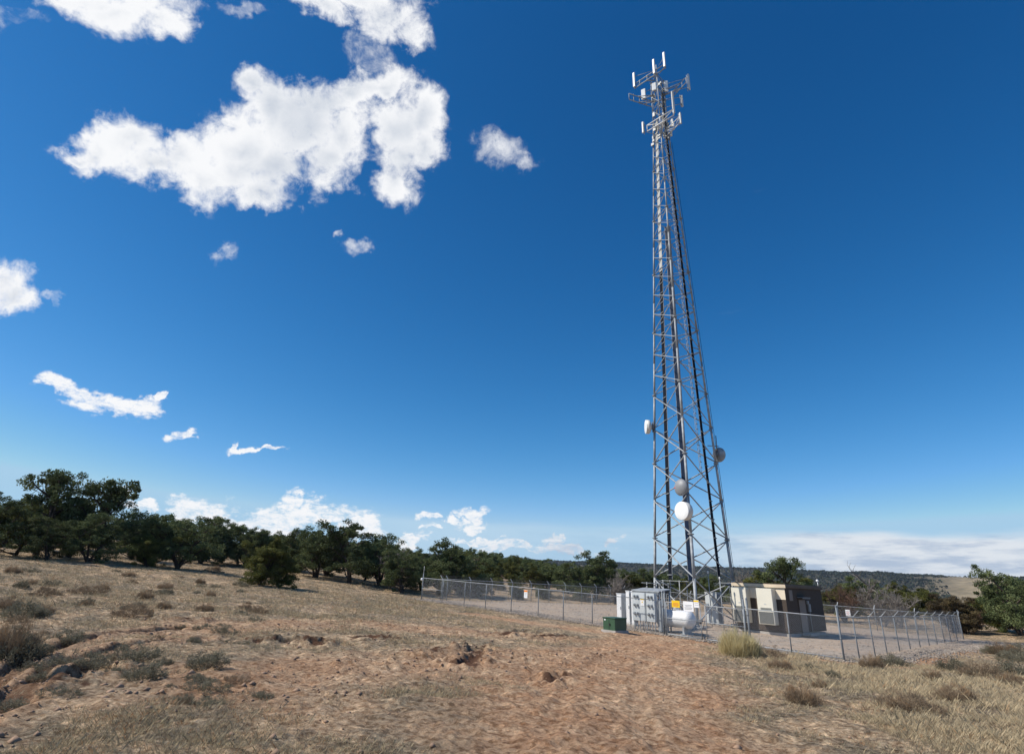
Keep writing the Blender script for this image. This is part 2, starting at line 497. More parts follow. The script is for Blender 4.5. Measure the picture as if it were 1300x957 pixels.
# ------------------------------------------------------------------ ground
def build_ground():
    a_front = np.radians(np.arange(-52, 56.01, .18))
    a_rest = np.radians(np.arange(58, 306.1, 2.0))
    az = np.concatenate([a_front, a_rest]); nA = len(az)
    rad = 2.5 * np.exp(np.arange(0, 1) * 0)
    rr = [2.5]
    while rr[-1] < 6000:
        g = .011 if rr[-1] < 8 else (.0044 if rr[-1] < 32 else (.010 if rr[-1] < 70 else .02))
        rr.append(rr[-1] * (1 + g))
    rr = np.array(rr); nR = len(rr)
    X = (np.sin(az)[None, :] * rr[:, None]).ravel(); Y = (np.cos(az)[None, :] * rr[:, None]).ravel()
    Z = terrain_z(X, Y)
    ip = in_pad(X, Y, .3)
    Z = np.where(ip > 0, Z - .0, Z)
    X = np.append(X, 0); Y = np.append(Y, 0); Z = np.append(Z, gz(0, 0))
    i = np.arange(nR - 1)[:, None] * nA; j = np.arange(nA)[None, :]; j2 = (j + 1) % nA
    F = np.stack([i + j, i + nA + j, i + nA + j2, i + j2], -1).reshape(-1, 4)
    c = nR * nA
    Fc = np.array([[c, k, (k + 1) % nA, c] for k in range(nA)])
    bare, pad = masks(X, Y)
    r = np.hypot(X, Y)
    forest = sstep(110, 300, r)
    o = np_mesh('ground', np.stack([X, Y, Z], 1), F, M['ground'], None,
                {'bare': ('POINT', bare), 'forest': ('POINT', forest), 'moist': ('POINT', moist_mask(X, Y)), 'open': ('POINT', np.exp(-((np.arctan2(X, Y) - .665) / .05) ** 2) * (r > 1500))}, smooth=True)
    # centre patch under the tripod
    V = [(0, 0, gz(0, 0))] + [(2.5 * math.sin(t), 2.5 * math.cos(t), gz(2.5 * math.sin(t), 2.5 * math.cos(t))) for t in np.linspace(0, 2 * math.pi, 48, endpoint=False)]
    me = o.data
    import bmesh
    bm = bmesh.new(); bm.from_mesh(me); bm.verts.ensure_lookup_table()
    ring = [bm.verts[k] for k in range(nA)]; cv = bm.verts.new((0, 0, V[0][2]))
    for k in range(nA):
        f = bm.faces.new((cv, ring[k], ring[(k + 1) % nA])); f.smooth = True
    bm.to_mesh(me); bm.free(); me.update()
    tag(o, kind='structure')
    # gravel pad: a sheet following the compound with a ragged edge
    la, lb = np.linalg.norm(B - A), 33.0
    ns, nt_ = 150, 140
    S, T = np.meshgrid(np.linspace(-1.2, la + 1.2, ns), np.linspace(-1.1, lb + 1.2, nt_))
    e = fbm(S / 1.7, T / 1.7, 90, 3)
    x = A[0] + eAB[0] * S + eBC[0] * T; y = A[1] + eAB[1] * S + eBC[1] * T
    edge = np.minimum(np.minimum(S + 1.2, la + 1.2 - S), np.minimum(T + 1.1, lb + 1.2 - T))
    z = terrain_z(x, y) + .035 + .012 * fbm(x / .5, y / .5, 91, 2) - .16 * sstep(.75, .0, edge + e * .8)
    idx = np.arange(ns * nt_).reshape(nt_, ns)
    F = np.stack([idx[:-1, :-1], idx[:-1, 1:], idx[1:, 1:], idx[1:, :-1]], -1).reshape(-1, 4)
    g = np_mesh('gravel', np.stack([x.ravel(), y.ravel(), z.ravel()], 1), F, M['gravel'], None, smooth=True)
    tag(g, kind='structure')


build_ground()


# ------------------------------------------------------------------ tower
ZB, SEC = -2.6, 6.067
TC = V3((14.83, 46.95, 0)); PHI = -1.863
def leg_r(z):
    return max(.80, 3.587 - 2.071 / 36.6 * (z - ZB))
def leg_p(i, z):
    a = PHI + i * 2 * math.pi / 3
    return V3((TC.x + leg_r(z) * math.cos(a), TC.y + leg_r(z) * math.sin(a), z))
def face_p(i, j, t, z, off=0.):
    p, q = leg_p(i, z), leg_p(j, z)
    m = p.lerp(q, t); n = (m - V3((TC.x, TC.y, z))); n.z = 0; n.normalize()
    d = (q - p); d.z = 0; nn = V3((d.y, -d.x, 0)).normalized()
    if nn.dot(n) < 0: nn = -nn
    return m + nn * off

NSEC = 9
ZT = ZB + NSEC * SEC
tower = empty('cell_tower', (TC.x, TC.y, ZB))
tag(tower, 'tall three-legged galvanised lattice cell tower with cross bracing, dishes and antennas at its top', 'tower')
off = -V3((TC.x, TC.y, ZB))
def tpart(mb, name, m, parent=tower):
    mb.v = [tuple(V3(p) + off) for p in mb.v]
    return mb.build(name, m, parent)

levels = [ZB]
for k in range(NSEC):
    n = 2 if k < 4 and k != 3 else 3
    for q in range(n): levels.append(ZB + k * SEC + SEC * (q + 1) / n)
for i in range(3):
    mb = MB()
    for k in range(NSEC):
        z0, z1 = ZB + k * SEC, ZB + (k + 1) * SEC
        r = [.115, .105, .10, .09, .085, .08, .07, .06, .055][k]
        for q in range(2 if k < 8 else 1):
            mb.tube(leg_p(i, z0 + (z1 - z0) * q / 2), leg_p(i, z0 + (z1 - z0) * (q + 1) / 2 if k < 8 else z1), r, n=10)
        mb.tube(leg_p(i, z1 - .03), leg_p(i, z1 + .03), r * 2.0, n=12)
    mb.tube(leg_p(i, ZB), leg_p(i, ZB + .06), .24, n=12)
    for z in levels[1:]:
        p = leg_p(i, z); mb.box(p, (.30 - .12 * (z > 15), .02, .26), (( leg_p((i + 1) % 3, z) - p).normalized(), V3((0, 0, 1)).cross((leg_p((i + 1) % 3, z) - p).normalized()), V3((0, 0, 1))))
    tpart(mb, 'leg', M['galv'])
    pr = MB(); p = leg_p(i, ZB); g = pad_z(p.x, p.y)
    pr.lathe((p.x, p.y, g - .1), (0, 0, 1), [(0, .62), (ZB - g + .06, .60), (ZB - g + .095, .57)], 20)
    tpart(pr, 'concrete_pier', M['concrete'])
for (i, j) in ((0, 1), (1, 2), (2, 0)):
    mb = MB()
    for z0, z1 in zip(levels[:-1], levels[1:]):
        r = .052 if z0 < 10 else (.042 if z0 < 25 else .031)
        a0, b0, a1, b1 = leg_p(i, z0), leg_p(j, z0), leg_p(i, z1), leg_p(j, z1)
        fo = V3(((a0 + b0) / 2 - V3((TC.x, TC.y, z0))).to_tuple()); fo.normalize()
        mb.tube(a0 + V3((0, 0, .12)), b1 - V3((0, 0, .1)), r, n=6, cap=False)
        mb.tube(b0 + V3((0, 0, .12)) + fo * r * 1.5, a1 - V3((0, 0, .1)) + fo * r * 1.5, r, n=6, cap=False)
        if abs(((z1 - ZB) / SEC) % 1) < .01 and z0 > 22 or z1 > 47:
            mb.tube(a1, b1, r, n=6, cap=False)
    tpart(mb, 'bracing', M['galv'])

def ladder(i, j, t, width, z0, z1, rung, ncab, cr, offs, cabm, railm=M['galv'], name='cable_ladder'):
    mb = MB()
    def P(s_, z, o=0.):
        p = face_p(i, j, t, z, offs + o); d = (leg_p(j, z) - leg_p(i, z)).normalized(); return p + d * s_
    steps = 12
    for sgn in (-1, 1):
        for q in range(steps):
            za, zb = z0 + (z1 - z0) * q / steps, z0 + (z1 - z0) * (q + 1) / steps
            mb.tube(P(sgn * width / 2, za), P(sgn * width / 2, zb), .02, n=5, cap=False)
    z = z0 + .3
    while z < z1:
        mb.tube(P(-width / 2 - .04, z, .07), P(width / 2 + .04, z, .07), .036, n=5); z += rung
    lad = tpart(mb, name, railm)
    if ncab:
        cb = MB()
        for c in range(ncab):
            s_ = -width / 2 + width * (c + .5) / ncab
            for q in range(steps):
                za, zb = z0 + (z1 - z0) * q / steps, z0 + (z1 - z0) * (q + 1) / steps
                cb.tube(P(s_, za, .0), P(s_, zb, .0), cr, n=5, cap=False)
        o = tpart(cb, 'cable_bundle', cabm, lad)
    return lad

ladder(2, 0, .41, .56, .35, 27.5, 1.02, 9, .036, -.05, M['cable'])
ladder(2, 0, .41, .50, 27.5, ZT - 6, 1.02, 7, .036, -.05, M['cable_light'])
ladder(2, 1, .48, .50, .35, 33, 1.02, 8, .034, -.05, M['cable_blue'])
ladder(0, 1, .63, .38, .35, ZT - 2, 1.4, 7, .034, .02, M['cable'], M['galv_dark'])
ladder(0, 1, .43, .24, 8.0, ZT - 1, .45, 0, 0, .05, None, M['galv'], 'climbing_ladder')

# lightning rod / mast on top
mb = MB(); mb.tube((TC.x, TC.y, ZT - 3), (TC.x, TC.y, ZT + 2.2), .06, n=8)
for i in range(3): mb.tube(leg_p(i, ZT - .3), (TC.x, TC.y, ZT - .3), .04, n=6); mb.tube(leg_p(i, ZT - 3), (TC.x, TC.y, ZT - 3), .04, n=6)
tpart(mb, 'mast', M['galv'])


def up_at(u, v, z):
    """point on the horizontal plane z seen at a pixel (tower top sits at known heights)"""
    d = ray(u, v); return V3((d[0], 1, d[2])) * (z / d[2])

def pipe_mount(name, ends, m, extra=None):
    mb = MB()
    for (a, b, r) in ends: mb.tube(a, b, r, n=8)
    return tpart(mb, name, m)

def panel_antenna(p_top, p_bot, w, dpt, face, m, pole=True, parent=tower):
    mb = MB(); a, b = V3(p_top), V3(p_bot); c = (a + b) / 2; ez = (a - b).normalized()
    ey = V3((face[0], face[1], 0)).normalized(); ex = ey.cross(ez).normalized(); ey = ez.cross(ex)
    mb.box(c + ey * (.12 + dpt / 2), (w, dpt, (a - b).length), (ex, ey, ez), bevel=min(w, dpt) * .28)
    o = tpart(mb, 'panel_antenna', m, parent)
    pb = MB(); L_ = (a - b).length
    pb.tube(c - ez * (L_ * .56), c + ez * (L_ * .5), .035, n=8)
    for q in (-.36, .36): pb.box(c + ez * L_ * q + ey * .06, (.1, .16, .08), (ex, ey, ez))
    hub = V3((TC.x, TC.y, c.z)); hd = (hub - c); far_ = hd.length
    if far_ > 1.1:
        for q in (-.3, .3): pb.tube(c + ez * L_ * q, c + ez * L_ * q + hd * ((far_ - .55) / far_), .03, n=6)
    tpart(pb, 'mounting_pole', M['galv'], o)
    return o

# directions the three sector frames look to
def fdir(i, j):
    m = (leg_p(i, 10) + leg_p(j, 10)) / 2 - V3((TC.x, TC.y, 10)); m.z = 0; return m.normalized()
dLF, dFR, dRL = fdir(2, 0), fdir(0, 1), fdir(1, 2)

def span_mount(z, uvl, uvr, dz, near_n, ribs=(0.25, .5, .75), r=.055, pts=None, diag=True):
    """two parallel rails between two photographed ends, vertical ties, and arms back to the mast"""
    a = up_at(*uvl, z); b = up_at(*uvr, z); up = V3((0, 0, dz)); mb = MB()
    mb.tube(a, b, r, n=8); mb.tube(a + up, b + up, r, n=8)
    for t in ribs: mb.tube(a.lerp(b, t) - up * .15, a.lerp(b, t) + up * 1.15, r * .8, n=6)
    for e in (a, b): mb.tube(e, e + up, r * .8, n=6)
    hub = V3((TC.x, TC.y, z))
    for t in (.38, .62):
        p = a.lerp(b, t)
        mb.tube(p, hub.lerp(p, .2), r, n=6); mb.tube(p + up, (hub + up).lerp(p + up, .2), r, n=6)
        if diag: mb.tube(p, (hub + up).lerp(p + up, .2), r * .7, n=5)
    if diag:
        mb.tube(a + up, a.lerp(b, .5), r * .7, n=5); mb.tube(b + up, a.lerp(b, .5), r * .7, n=5)
    o = tpart(mb, 'antenna_frame', M['galv_light' if diag else 'galv'])
    return a, b, up

# heights on the mast line
def z_at(u, v, Y):
    return ray(u, v)[2] * Y
Z1 = z_at(836, 92, 45.8)          # upper left frame, lower rail
a, b, up = span_mount(Z1, (805.5, 112.5), (845, 86.3), .62, dLF, (.18, .42, .72), diag=False)
for (ut, vt, ub, vb) in ((804.3, 91.6, 806.6, 113), (829.2, 73.6, 832.2, 95), (842.2, 65, 845, 87)):
    # place on the frame line: intersect by depth
    t = (ub - 805.5) / (845 - 805.5); base = a.lerp(b, t)
    h = 2.15
    panel_antenna(base + V3((0, 0, h)), base, .26, .14, (-.75, -.65), M['panel'])
Z2 = Z1 - 2.0
a2, b2, up2 = span_mount(Z2 - .9, (798.8, 126.5), (828, 136), .85, dRL, (.2, .45, .75), diag=False, r=.05)
for (u, vt, vb, w, fc) in ((818.3, 113, 128, .5, (-.55, -.8)), (831.5, 106, 117, .5, (-.5, -.85)), (846, 103, 118.5, .42, (-.2, -1))):
    zz = Z2 + .6; p = up_at(u, vb, zz - .6) ; L_ = (vb - vt) * .1
    pt = p + V3((0, 0, L_)); panel_antenna(pt, p, w, .18, fc, M['white'])
a3, b3, up3 = span_mount(Z2 - .4, (855, 122), (871, 105), .7, dFR, (.3, .7), diag=False, r=.045)
for (u, vt, vb, w, fc, zz) in ((873.2, 93, 115, .28, (.8, -.6), Z2 - .6), (864.5, 119, 135, .24, (.9, .3), Z2 - 2.4),
                               (854.5, 115, 145.5, .26, (.2, -1), Z2 - 3.6)):
    p = up_at(u, vb, zz); L_ = (vb - vt) * .1
    panel_antenna(p + V3((0, 0, L_)), p, w, .16, fc, M['panel'])
Z3 = z_at(838, 158, 45.2)
a4, b4, up4 = span_mount(Z3, (821.8, 167), (855.5, 146.5), .8, dLF, (.5,), r=.06)
panel_antenna(up_at(818.2, 170, Z3 - .2) + V3((0, 0, 1.5)), up_at(818.2, 170, Z3 - .2), .22, .14, (-.8, -.5), M['panel'])
a5, b5, up5 = span_mount(Z3 - .5, (849, 171), (863, 156), .8, dFR, (.5,), r=.05)
for (u, vt, vb, zz) in ((862.5, 143.5, 158.5, Z3 + .6), (852.3, 152, 162, Z3), (850.5, 168, 174, Z3 - .8)):
    p = up_at(u, vb, zz); L_ = (vb - vt) * .1
    panel_antenna(p + V3((0, 0, L_)), p, .22, .14, (.7, -.7), M['panel'])
# amplifiers, clamps and jumper boxes crowding the mast head
mb = MB(); mr = random.Random(4)
for q in range(22):
    z = Z3 - 1 + mr.random() * (Z1 - Z3 + 1.5); i = mr.randrange(3); p = face_p(i, (i + 1) % 3, mr.random(), z, .15)
    mb = MB(); mb.box(p, (.18 + .2 * mr.random(), .12, .25 + .35 * mr.random()), AX, bevel=.015)
    tpart(mb, 'amplifier_box', M['grey_mid'])
mb = MB()
for q in range(26):
    z = Z3 - 1.5 + mr.random() * (Z1 - Z3 + 1); i = mr.randrange(3)
    p = face_p(i, (i + 1) % 3, mr.random(), z, .12); p2 = face_p(i, (i + 1) % 3, mr.random(), z + 1.4 * mr.random() + .5, .35)
    mb.tube(p, p2, .018, n=5)
tpart(mb, 'jumper_cables', M['cable'])


def dish(center, d, dia, depth, face_m, kind, leg_i):
    """kind: 'flat' drum radome, 'bowl' seen from behind, 'cone' rounded radome"""
    d = V3(d).normalized(); r = dia / 2; c = V3(center)
    rt = empty('dish_antenna', V3(c) + off); rt.parent = tower
    def loc(mb, name, m):
        mb.v = [tuple(V3(p) - c) for p in mb.v]; return mb.build(name, m, rt)
    if kind == 'flat':
        mb = MB(); mb.lathe(c, d, [(0, r * .35), (-.02, r * .5), (.10, r * .9), (.16, r), (depth, r)], 36); loc(mb, 'drum', M['panel'])
        mb = MB(); mb.lathe(c + d * (depth + .003), d, [(0, r * 1.005), (.035, r * 1.005), (.05, r * .95), (.06, r * .5)], 36); loc(mb, 'radome', face_m)
    elif kind == 'cone':
        mb = MB(); mb.lathe(c, d, [(0, r * .3), (.12, r * .8), (.22, r)], 36); loc(mb, 'drum', M['radome_grey'])
        mb = MB(); mb.lathe(c + d * .222, d, [(0, r * 1.01), (.05, r * .98), (.13, r * .88), (.22, r * .62), (.28, r * .32), (.30, r * .08)], 36); loc(mb, 'radome', face_m)
    else:
        mb = MB(); mb.lathe(c, d, [(0, r * .12), (.02, r * .35), (.09, r * .7), (.2, r), (.24, r * 1.02)], 36); loc(mb, 'drum', M['galv'])
        mb = MB(); mb.lathe(c + d * .243, d, [(0, r), (.02, r * .9), (.03, r * .4)], 36); loc(mb, 'radome', face_m)
    mb = MB(); z = c.z; p = leg_p(leg_i, z)
    mb.tube(p + V3((0, 0, -.45)) + d * .16, p + V3((0, 0, .45)) + d * .16, .05, n=8)
    mb.tube(c - d * .05 - V3((0, 0, .12)), p + V3((0, 0, -.3)), .045, n=6); mb.tube(c - d * .05 + V3((0, 0, .12)), p + V3((0, 0, .3)), .045, n=6)
    mb.box(c - d * .08, (.32, .32, .34), (d, V3((0, 0, 1)).cross(d), V3((0, 0, 1))))
    loc(mb, 'bracket', M['galv_dark'])
    return rt

def leg_z(i, v):
    lo, hi = ZB, ZT
    for _ in range(40):
        m = (lo + hi) / 2; p = np.array(leg_p(i, m)); dd = p @ FW; vv = 434 - FPX * (p @ UP) / dd
        if vv > v: lo = m
        else: hi = m
    return lo
z = leg_z(2, 543); p = leg_p(2, z); dish(p + V3((-.32, -.02, .05)), (-1, .06, 0), 1.22, .42, M['radome'], 'flat', 2)
z = leg_z(1, 577); p = leg_p(1, z); dish(p + V3((.28, .12, .05)), (.80, .6, .02), 1.22, .4, M['radome_grey'], 'bowl', 1)
z = leg_z(0, 620); p = leg_p(0, z); d3 = dish(p + V3((-.42, -.28, 0)), (-.84, -.54, 0), 1.25, .4, M['radome_grey'], 'cone', 0)
mb = MB(); dd = V3((-.84, -.54, 0)); e = V3((0, 0, 1)).cross(dd)
for sx, w_ in ((-.40, .16), (-.27, .12)):
    mb.box(dd * .42 + e * (sx) + V3((0, 0, .0)), (.05, w_ * .9, .07), (dd, e, V3((0, 0, 1))))
mb.build('red_mark', M['red'], d3)
z = leg_z(0, 650); p = leg_p(0, z); dish(p + V3((-.22, -.30, 0)), (-.84, -.54, 0), 1.32, .62, M['radome'], 'flat', 0)
# small side arm on the right leg
mb = MB(); z = leg_z(1, 566); p = leg_p(1, z); mb.tube(p + V3((-.5, 0, .0)), p + V3((.5, .1, 0)), .035); mb.tube(p + V3((.28, 0, -.5)), p + V3((.28, 0, .9)), .04)
tpart(mb, 'side_arm', M['galv_dark'])
# thin grounding cable down a leg
for i_, o_, r_ in ((1, V3((.2, 0, 0)), .018), (2, V3((0, -.2, 0)), .014)):
    mb = MB()
    for q in range(20):
        za, zb = ZB + 2 + q * 2.2, ZB + 4.2 + q * 2.2
        mb.tube(leg_p(i_, za) + o_, leg_p(i_, zb) + o_, r_, n=5, cap=False)
    tpart(mb, 'grounding_cable', M['cable'])


# ------------------------------------------------------------------ shelter
def shelter():
    L0 = V3((17.25, 45.25, 0)); w = 3.75; ln = 6.0; g = pad_z(19, 45); zt = L0.y * ray(928, 740)[2]
    h = zt - g
    root = empty('equipment_shelter', (L0.x, L0.y, g), RZ)      # local x along front face, y into compound
    tag(root, 'brown concrete equipment shelter with flat tan roof and two beige wall air conditioners', 'shelter')
    def P(mb, n, m, par=root): return mb.build(n, m, par)
    mb = MB(); mb.box((w / 2, ln / 2, .04), (w - .1, ln - .1, .2)); P(mb, 'foundation', M['concrete'])
    mb = MB(); mb.box((w / 2, ln / 2, h / 2 + .1), (w, ln, h - .22)); wl = P(mb, 'wall', M['shelter'])
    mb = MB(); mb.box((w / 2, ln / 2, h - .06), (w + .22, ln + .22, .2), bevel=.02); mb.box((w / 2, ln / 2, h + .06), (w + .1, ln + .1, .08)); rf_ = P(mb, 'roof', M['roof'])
    mb = MB(); mb.box((w / 2, -.128, h - .06), (w + .24, .03, .21)); P(mb, 'lit_roof_edge', M['lit_roof_edge'], rf_)  # strip added so the front roof edge carries its sunlit colour
    mb = MB(); mb.box((w / 2, -.012, h - .55), (w - .02, .03, .72)); P(mb, 'upper_trim_panel', M['cream'])
    for x0 in (.07, 1.95):
        ac = MB(); aw, ad, ah = 1.12, .56, 2.28; zc = .62 + ah / 2
        ac.box((x0 + aw / 2, -ad / 2 - .032, zc), (aw, ad, ah), bevel=.02)
        a = P(ac, 'air_conditioner', M['ac'])
        gr = MB(); gr.box((x0 + aw / 2, -ad - .04, .62 + .42), (aw - .1, .012, .74))
        for q in range(17): gr.box((x0 + aw / 2, -ad - .052, .70 + q * .043), (aw - .14, .022, .014))
        P(gr, 'grille', M['grille'], a)
        v = MB()
        for q in range(4): v.box((x0 + aw / 2 + .03, -ad - .045, 1.52 + q * .045), (aw - .35, .022, .014))
        P(v, 'louvre', M['grille'], a)
        b = MB(); b.box((x0 + aw / 2, -ad - .04, 1.9), (.14, .02, .05)); P(b, 'badge', M['grey_box'], a)
    # right face: x = w
    d = MB(); d.box((w + .03, 2.35, 1.2), (.05, .98, 2.1)); door = P(d, 'door', M['door'])
    mb = MB(); mb.box((w + .07, 2.72, 1.15), (.06, .05, .16)); P(mb, 'handle', M['galv'], door)
    mb = MB(); mb.box((w + .02, 1.82, 1.2), (.04, .07, 2.2)); mb.box((w + .02, 2.88, 1.2), (.04, .07, 2.2)); mb.box((w + .02, 2.35, 2.29), (.04, 1.13, .07)); P(mb, 'frame', M['shelter'], door)
    mb = MB(); mb.box((w + .2, 2.35, 2.42), (.42, 1.25, .05)); mb.box((w + .38, 2.35, 2.38), (.03, 1.25, .09)); P(mb, 'door_hood', M['galv_dark'])
    mb = MB(); mb.box((w + .03, .72, h - .62), (.05, .52, .68))
    P(mb, 'vent', M['door'])
    mb = MB(); mb.box((w + .09, 3.15, 2.1), (.16, .2, .24), bevel=.03); P(mb, 'wall_lamp', M['grey_mid'])
    mb = MB(); mb.box((w + .05, 3.45, 1.75), (.1, .28, .5)); mb.tube((w + .05, 3.45, 1.5), (w + .05, 3.45, .2), .025); P(mb, 'electric_box', M['grey_mid'])
    mb = MB(); mb.tube((w - .1, ln - .12, h + .09), (w - .1, ln - .12, h + .38), .03); mb.lathe((w - .1, ln - .12, h + .38), (0, 0, 1), [(0, .07), (.05, .1), (.12, .1), (.17, .05)], 12); P(mb, 'roof_beacon', M['white'])
    mb = MB()
    mb.box((w + .32, 2.35, .09), (.6, 1.15, .16)); P(mb, 'door_step', M['concrete'])
shelter()


# ------------------------------------------------------------------ fences
WH = 1.83
def ground_fn(x, y): return pad_z(x, y)

def fence_run(P0, P1, label, ts, name='chain_link_fence', arm=None, tall=(), midrail=False, h=WH, wires=False, bottomrail=False, mesh_rows=True):
    P0 = np.array(P0, float); P1 = np.array(P1, float); Ln = np.linalg.norm(P1 - P0); e = (P1 - P0) / Ln; n = np.array([e[1], -e[0]])
    g0, g1 = pad_z(*P0), pad_z(*P1)
    root = empty(name, (P0[0], P0[1], g0), math.atan2(e[1], e[0])); sl = (g1 - g0) / Ln
    tag(root, label, 'fence')
    Z = lambda s, z: (s, 0, z + sl * s)
    for k, t in enumerate(ts):
        s = t * Ln; ph = h + .03 + tall[k] if tall and tall[k] else h - .03; r = .045 if tall and tall[k] else .03
        mb = MB(); mb.tube((s, 0, sl * s - .1), (s, 0, ph + sl * s), r, n=10); mb.lathe((s, 0, ph + sl * s), (0, 0, 1), [(0, r * 1.15), (.03, r * 1.1), (.05, r * .4)], 10)
        mb.tube((s, 0, h * .5 + sl * s), (s, 0, h * .5 + sl * s + .04), r * 1.25, n=10)
        post = mb.build('post', M['post'], root)
        if arm and not (tall and tall[k]):
            sg = arm; ab = MB(); ab.box((s, sg * .15, h + .15 + sl * s), (.06, .035, .46), (V3((1, 0, 0)), V3((0, .72, -.69 * sg)), V3((0, .69 * sg, .72)))); ab.tube((s, 0, h - .04 + sl * s), (s, 0, h + .04 + sl * s), .042, n=10)
            ab.build('arm', M['galv'], post)
    s0, s1 = ts[0] * Ln, ts[-1] * Ln
    mb = MB(); mb.tube(Z(s0, h), Z(s1, h), .022, n=8); mb.build('top_rail', M['galv'], root)
    if bottomrail:
        mb = MB(); mb.tube(Z(s0, .12), Z(s1, .12), .022, n=8); mb.build('bottom_rail', M['galv'], root)
    if midrail:
        a, b = midrail; mb = MB(); mb.tube(Z(a * Ln, h * .52), Z(b * Ln, h * .52), .022, n=8); mb.build('brace_rail', M['galv'], root)
    fabric(s0, s1, h, sl, root)
    if wires:
        for q in range(3):
            if arm: dy, dz = arm * (.08 + .10 * q), .10 + .09 * q
            else: dy, dz = 0, .1 + .1 * q
            mb = MB(); a = (s0, dy, h + dz + sl * s0); b = (s1, dy, h + dz + sl * s1); mb.tube(a, b, .006, n=4)
            k = s0
            while k < s1:
                c = V3((k, dy, h + dz + sl * k)); mb.tube(c + V3((-.02, .02, .025)), c + V3((.02, -.02, -.025)), .005, n=3); k += .25
            mb.build('barbed_wire', M['wire_dark'], root)
    return root

def fabric(s0, s1, h, sl, root, pitch=.085, r=.0023, zb=.05):
    """chain-link: two families of slanting wires, each wire a thin three-sided rod"""
    Vs = []; Fs = []; n = 0; hh = h - zb
    s = s0 - hh
    while s < s1:
        for sg in (1, -1):
            # line from (s, 0) rising to (s+hh, hh) ; mirrored for the other family
            a, b = s, s + hh
            t0 = max(0, (s0 - a) / hh); t1 = min(1, (s1 - a) / hh)
            if t1 - t0 < .02: continue
            pa = (a + hh * t0, hh * t0); pb = (a + hh * t1, hh * t1)
            if sg < 0: pa = (pa[0], hh - pa[1]); pb = (pb[0], hh - pb[1])
            dy = sg * .003
            for q in range(3):
                an = q * 2.0944; ox, oy = r * math.cos(an), r * math.sin(an)
                Vs.append((pa[0] - ox * .7, dy + oy, pa[1] + zb + ox * .7 * sg + sl * pa[0])); Vs.append((pb[0] - ox * .7, dy + oy, pb[1] + zb + ox * .7 * sg + sl * pb[0]))
            for q in range(3):
                q2 = (q + 1) % 3; Fs.append((n + 2 * q, n + 2 * q2, n + 2 * q2 + 1, n + 2 * q + 1))
            n += 6
        s += pitch
    return np_mesh('wire_mesh', Vs, Fs, M['fence'], root)

def t_on(P0, P1, u, v=780):
    """parameter along P0-P1 seen at photo column u near the ground"""
    d = P1 - P0
    lo, hi = -.5, 1.5
    for _ in range(40):
        m = (lo + hi) / 2; q = P0 + d * m; p = np.array([q[0], q[1], pad_z(*q)]); uu = 650 + FPX * (p @ RT) / (p @ FW)
        if uu < u: lo = m
        else: hi = m
    return lo

tGL, tGR = t_on(A, B, 846.3), t_on(A, B, 949)
ts = [0] + [t_on(A, B, u) for u in (561, 589, 616, 648.6, 683, 715, 752, 795)] + [tGL]
GL, GR = A + (B - A) * tGL, A + (B - A) * tGR
Lrun = A + (B - A) * ts[-1]
ff = fence_run(A, Lrun, 'long chain-link fence run left of the gate with warning sign, nearest the open field', [t / ts[-1] for t in ts], tall=[.35] + [0] * (len(ts) - 2) + [.45], midrail=(0, ts[1] / ts[-1]))
mb = MB(); mb.tube((0, 0, WH + .3), (0, 0, WH + 1.0), .014, n=6); mb.lathe((.09, -.06, WH - .12), (0, -1, 0), [(0, .07), (.1, .12), (.2, .11), (.24, .05)], 12)
mb.build('corner_rod_ball', M['white'], ff)  # thin rod and white ball on the corner post
tm = (t_on(A, B, 1005.5) - tGR) / (1 - tGR)
fence_run(GR, B, 'short chain-link fence run with a bottom rail between the gate and near corner post', [0, tm, 1], tall=[.45, 0, .45], bottomrail=True)
us = (1071, 1091, 1111, 1126, 1142, 1155.5, 1168, 1179.5, 1189.5, 1199, 1207, 1215, 1223)
ts = [0] + [t_on(B, Cc, u) for u in us[1:]]
ts = [t / ts[-1] for t in ts[:-1]] + [1]
fence_run(B, Cc, 'side chain-link fence running away at the right, each post with a slanted barbed-wire arm', ts, arm=-1, tall=[.4] + [0] * (len(ts) - 2) + [.35], wires=True)
ts = list(np.linspace(0, 1, 12))
fence_run(D, Cc, 'far back chain-link fence seen behind the shelter and the tower base', ts, arm=1, wires=True)
ts = list(np.linspace(.0, 1, 12)); ts[0] = .07
fence_run(A, D, 'far left chain-link fence with slanted wire arms seen through the front fence', ts, arm=1, wires=True, tall=[0] * 12)


# ---- gate: two leaves
def gate_leaf(P0, P1, label, hinge_left, signs=()):
    Ln = np.linalg.norm(P1 - P0); e = (P1 - P0) / Ln; g0, g1 = pad_z(*P0), pad_z(*P1); sl = (g1 - g0) / Ln
    root = empty('gate_leaf', (P0[0], P0[1], g0), math.atan2(e[1], e[0])); tag(root, label, 'gate', 'leaves of the double gate')
    mb = MB(); h = 1.78; b = .1; x0, x1 = .07, Ln - .05
    for x in (x0, x1): mb.tube((x, 0, b + sl * x), (x, 0, h + sl * x), .026)
    for z in (b, h): mb.tube((x0, 0, z + sl * x0), (x1, 0, z + sl * x1), .024)
    mb.tube((x0, 0, (b + h) / 2 + sl * x0), (x1, 0, (b + h) / 2 + sl * x1), .018)
    mb.build('gate_frame', M['galv'], root)
    mb = MB(); hx = x0 if hinge_left else x1
    for z in (.35, 1.5): mb.box((hx + (-.05 if hinge_left else .05), 0, z + sl * hx), (.14, .05, .06))
    mb.build('hinge', M['galv_dark'], root)
    o = fabric(x0, x1, h, sl, root, zb=b)
    return root, sl
mid = GL + (GR - GL) * .5
gl, slg = gate_leaf(GL, mid - (GR - GL) * .02, 'left leaf of the chain-link double gate carrying a yellow sign and white signs', True)
gr, _ = gate_leaf(mid + (GR - GL) * .02, GR, 'right leaf of the chain-link double gate, bare of signs, behind the yellow rabbitbrush', False)
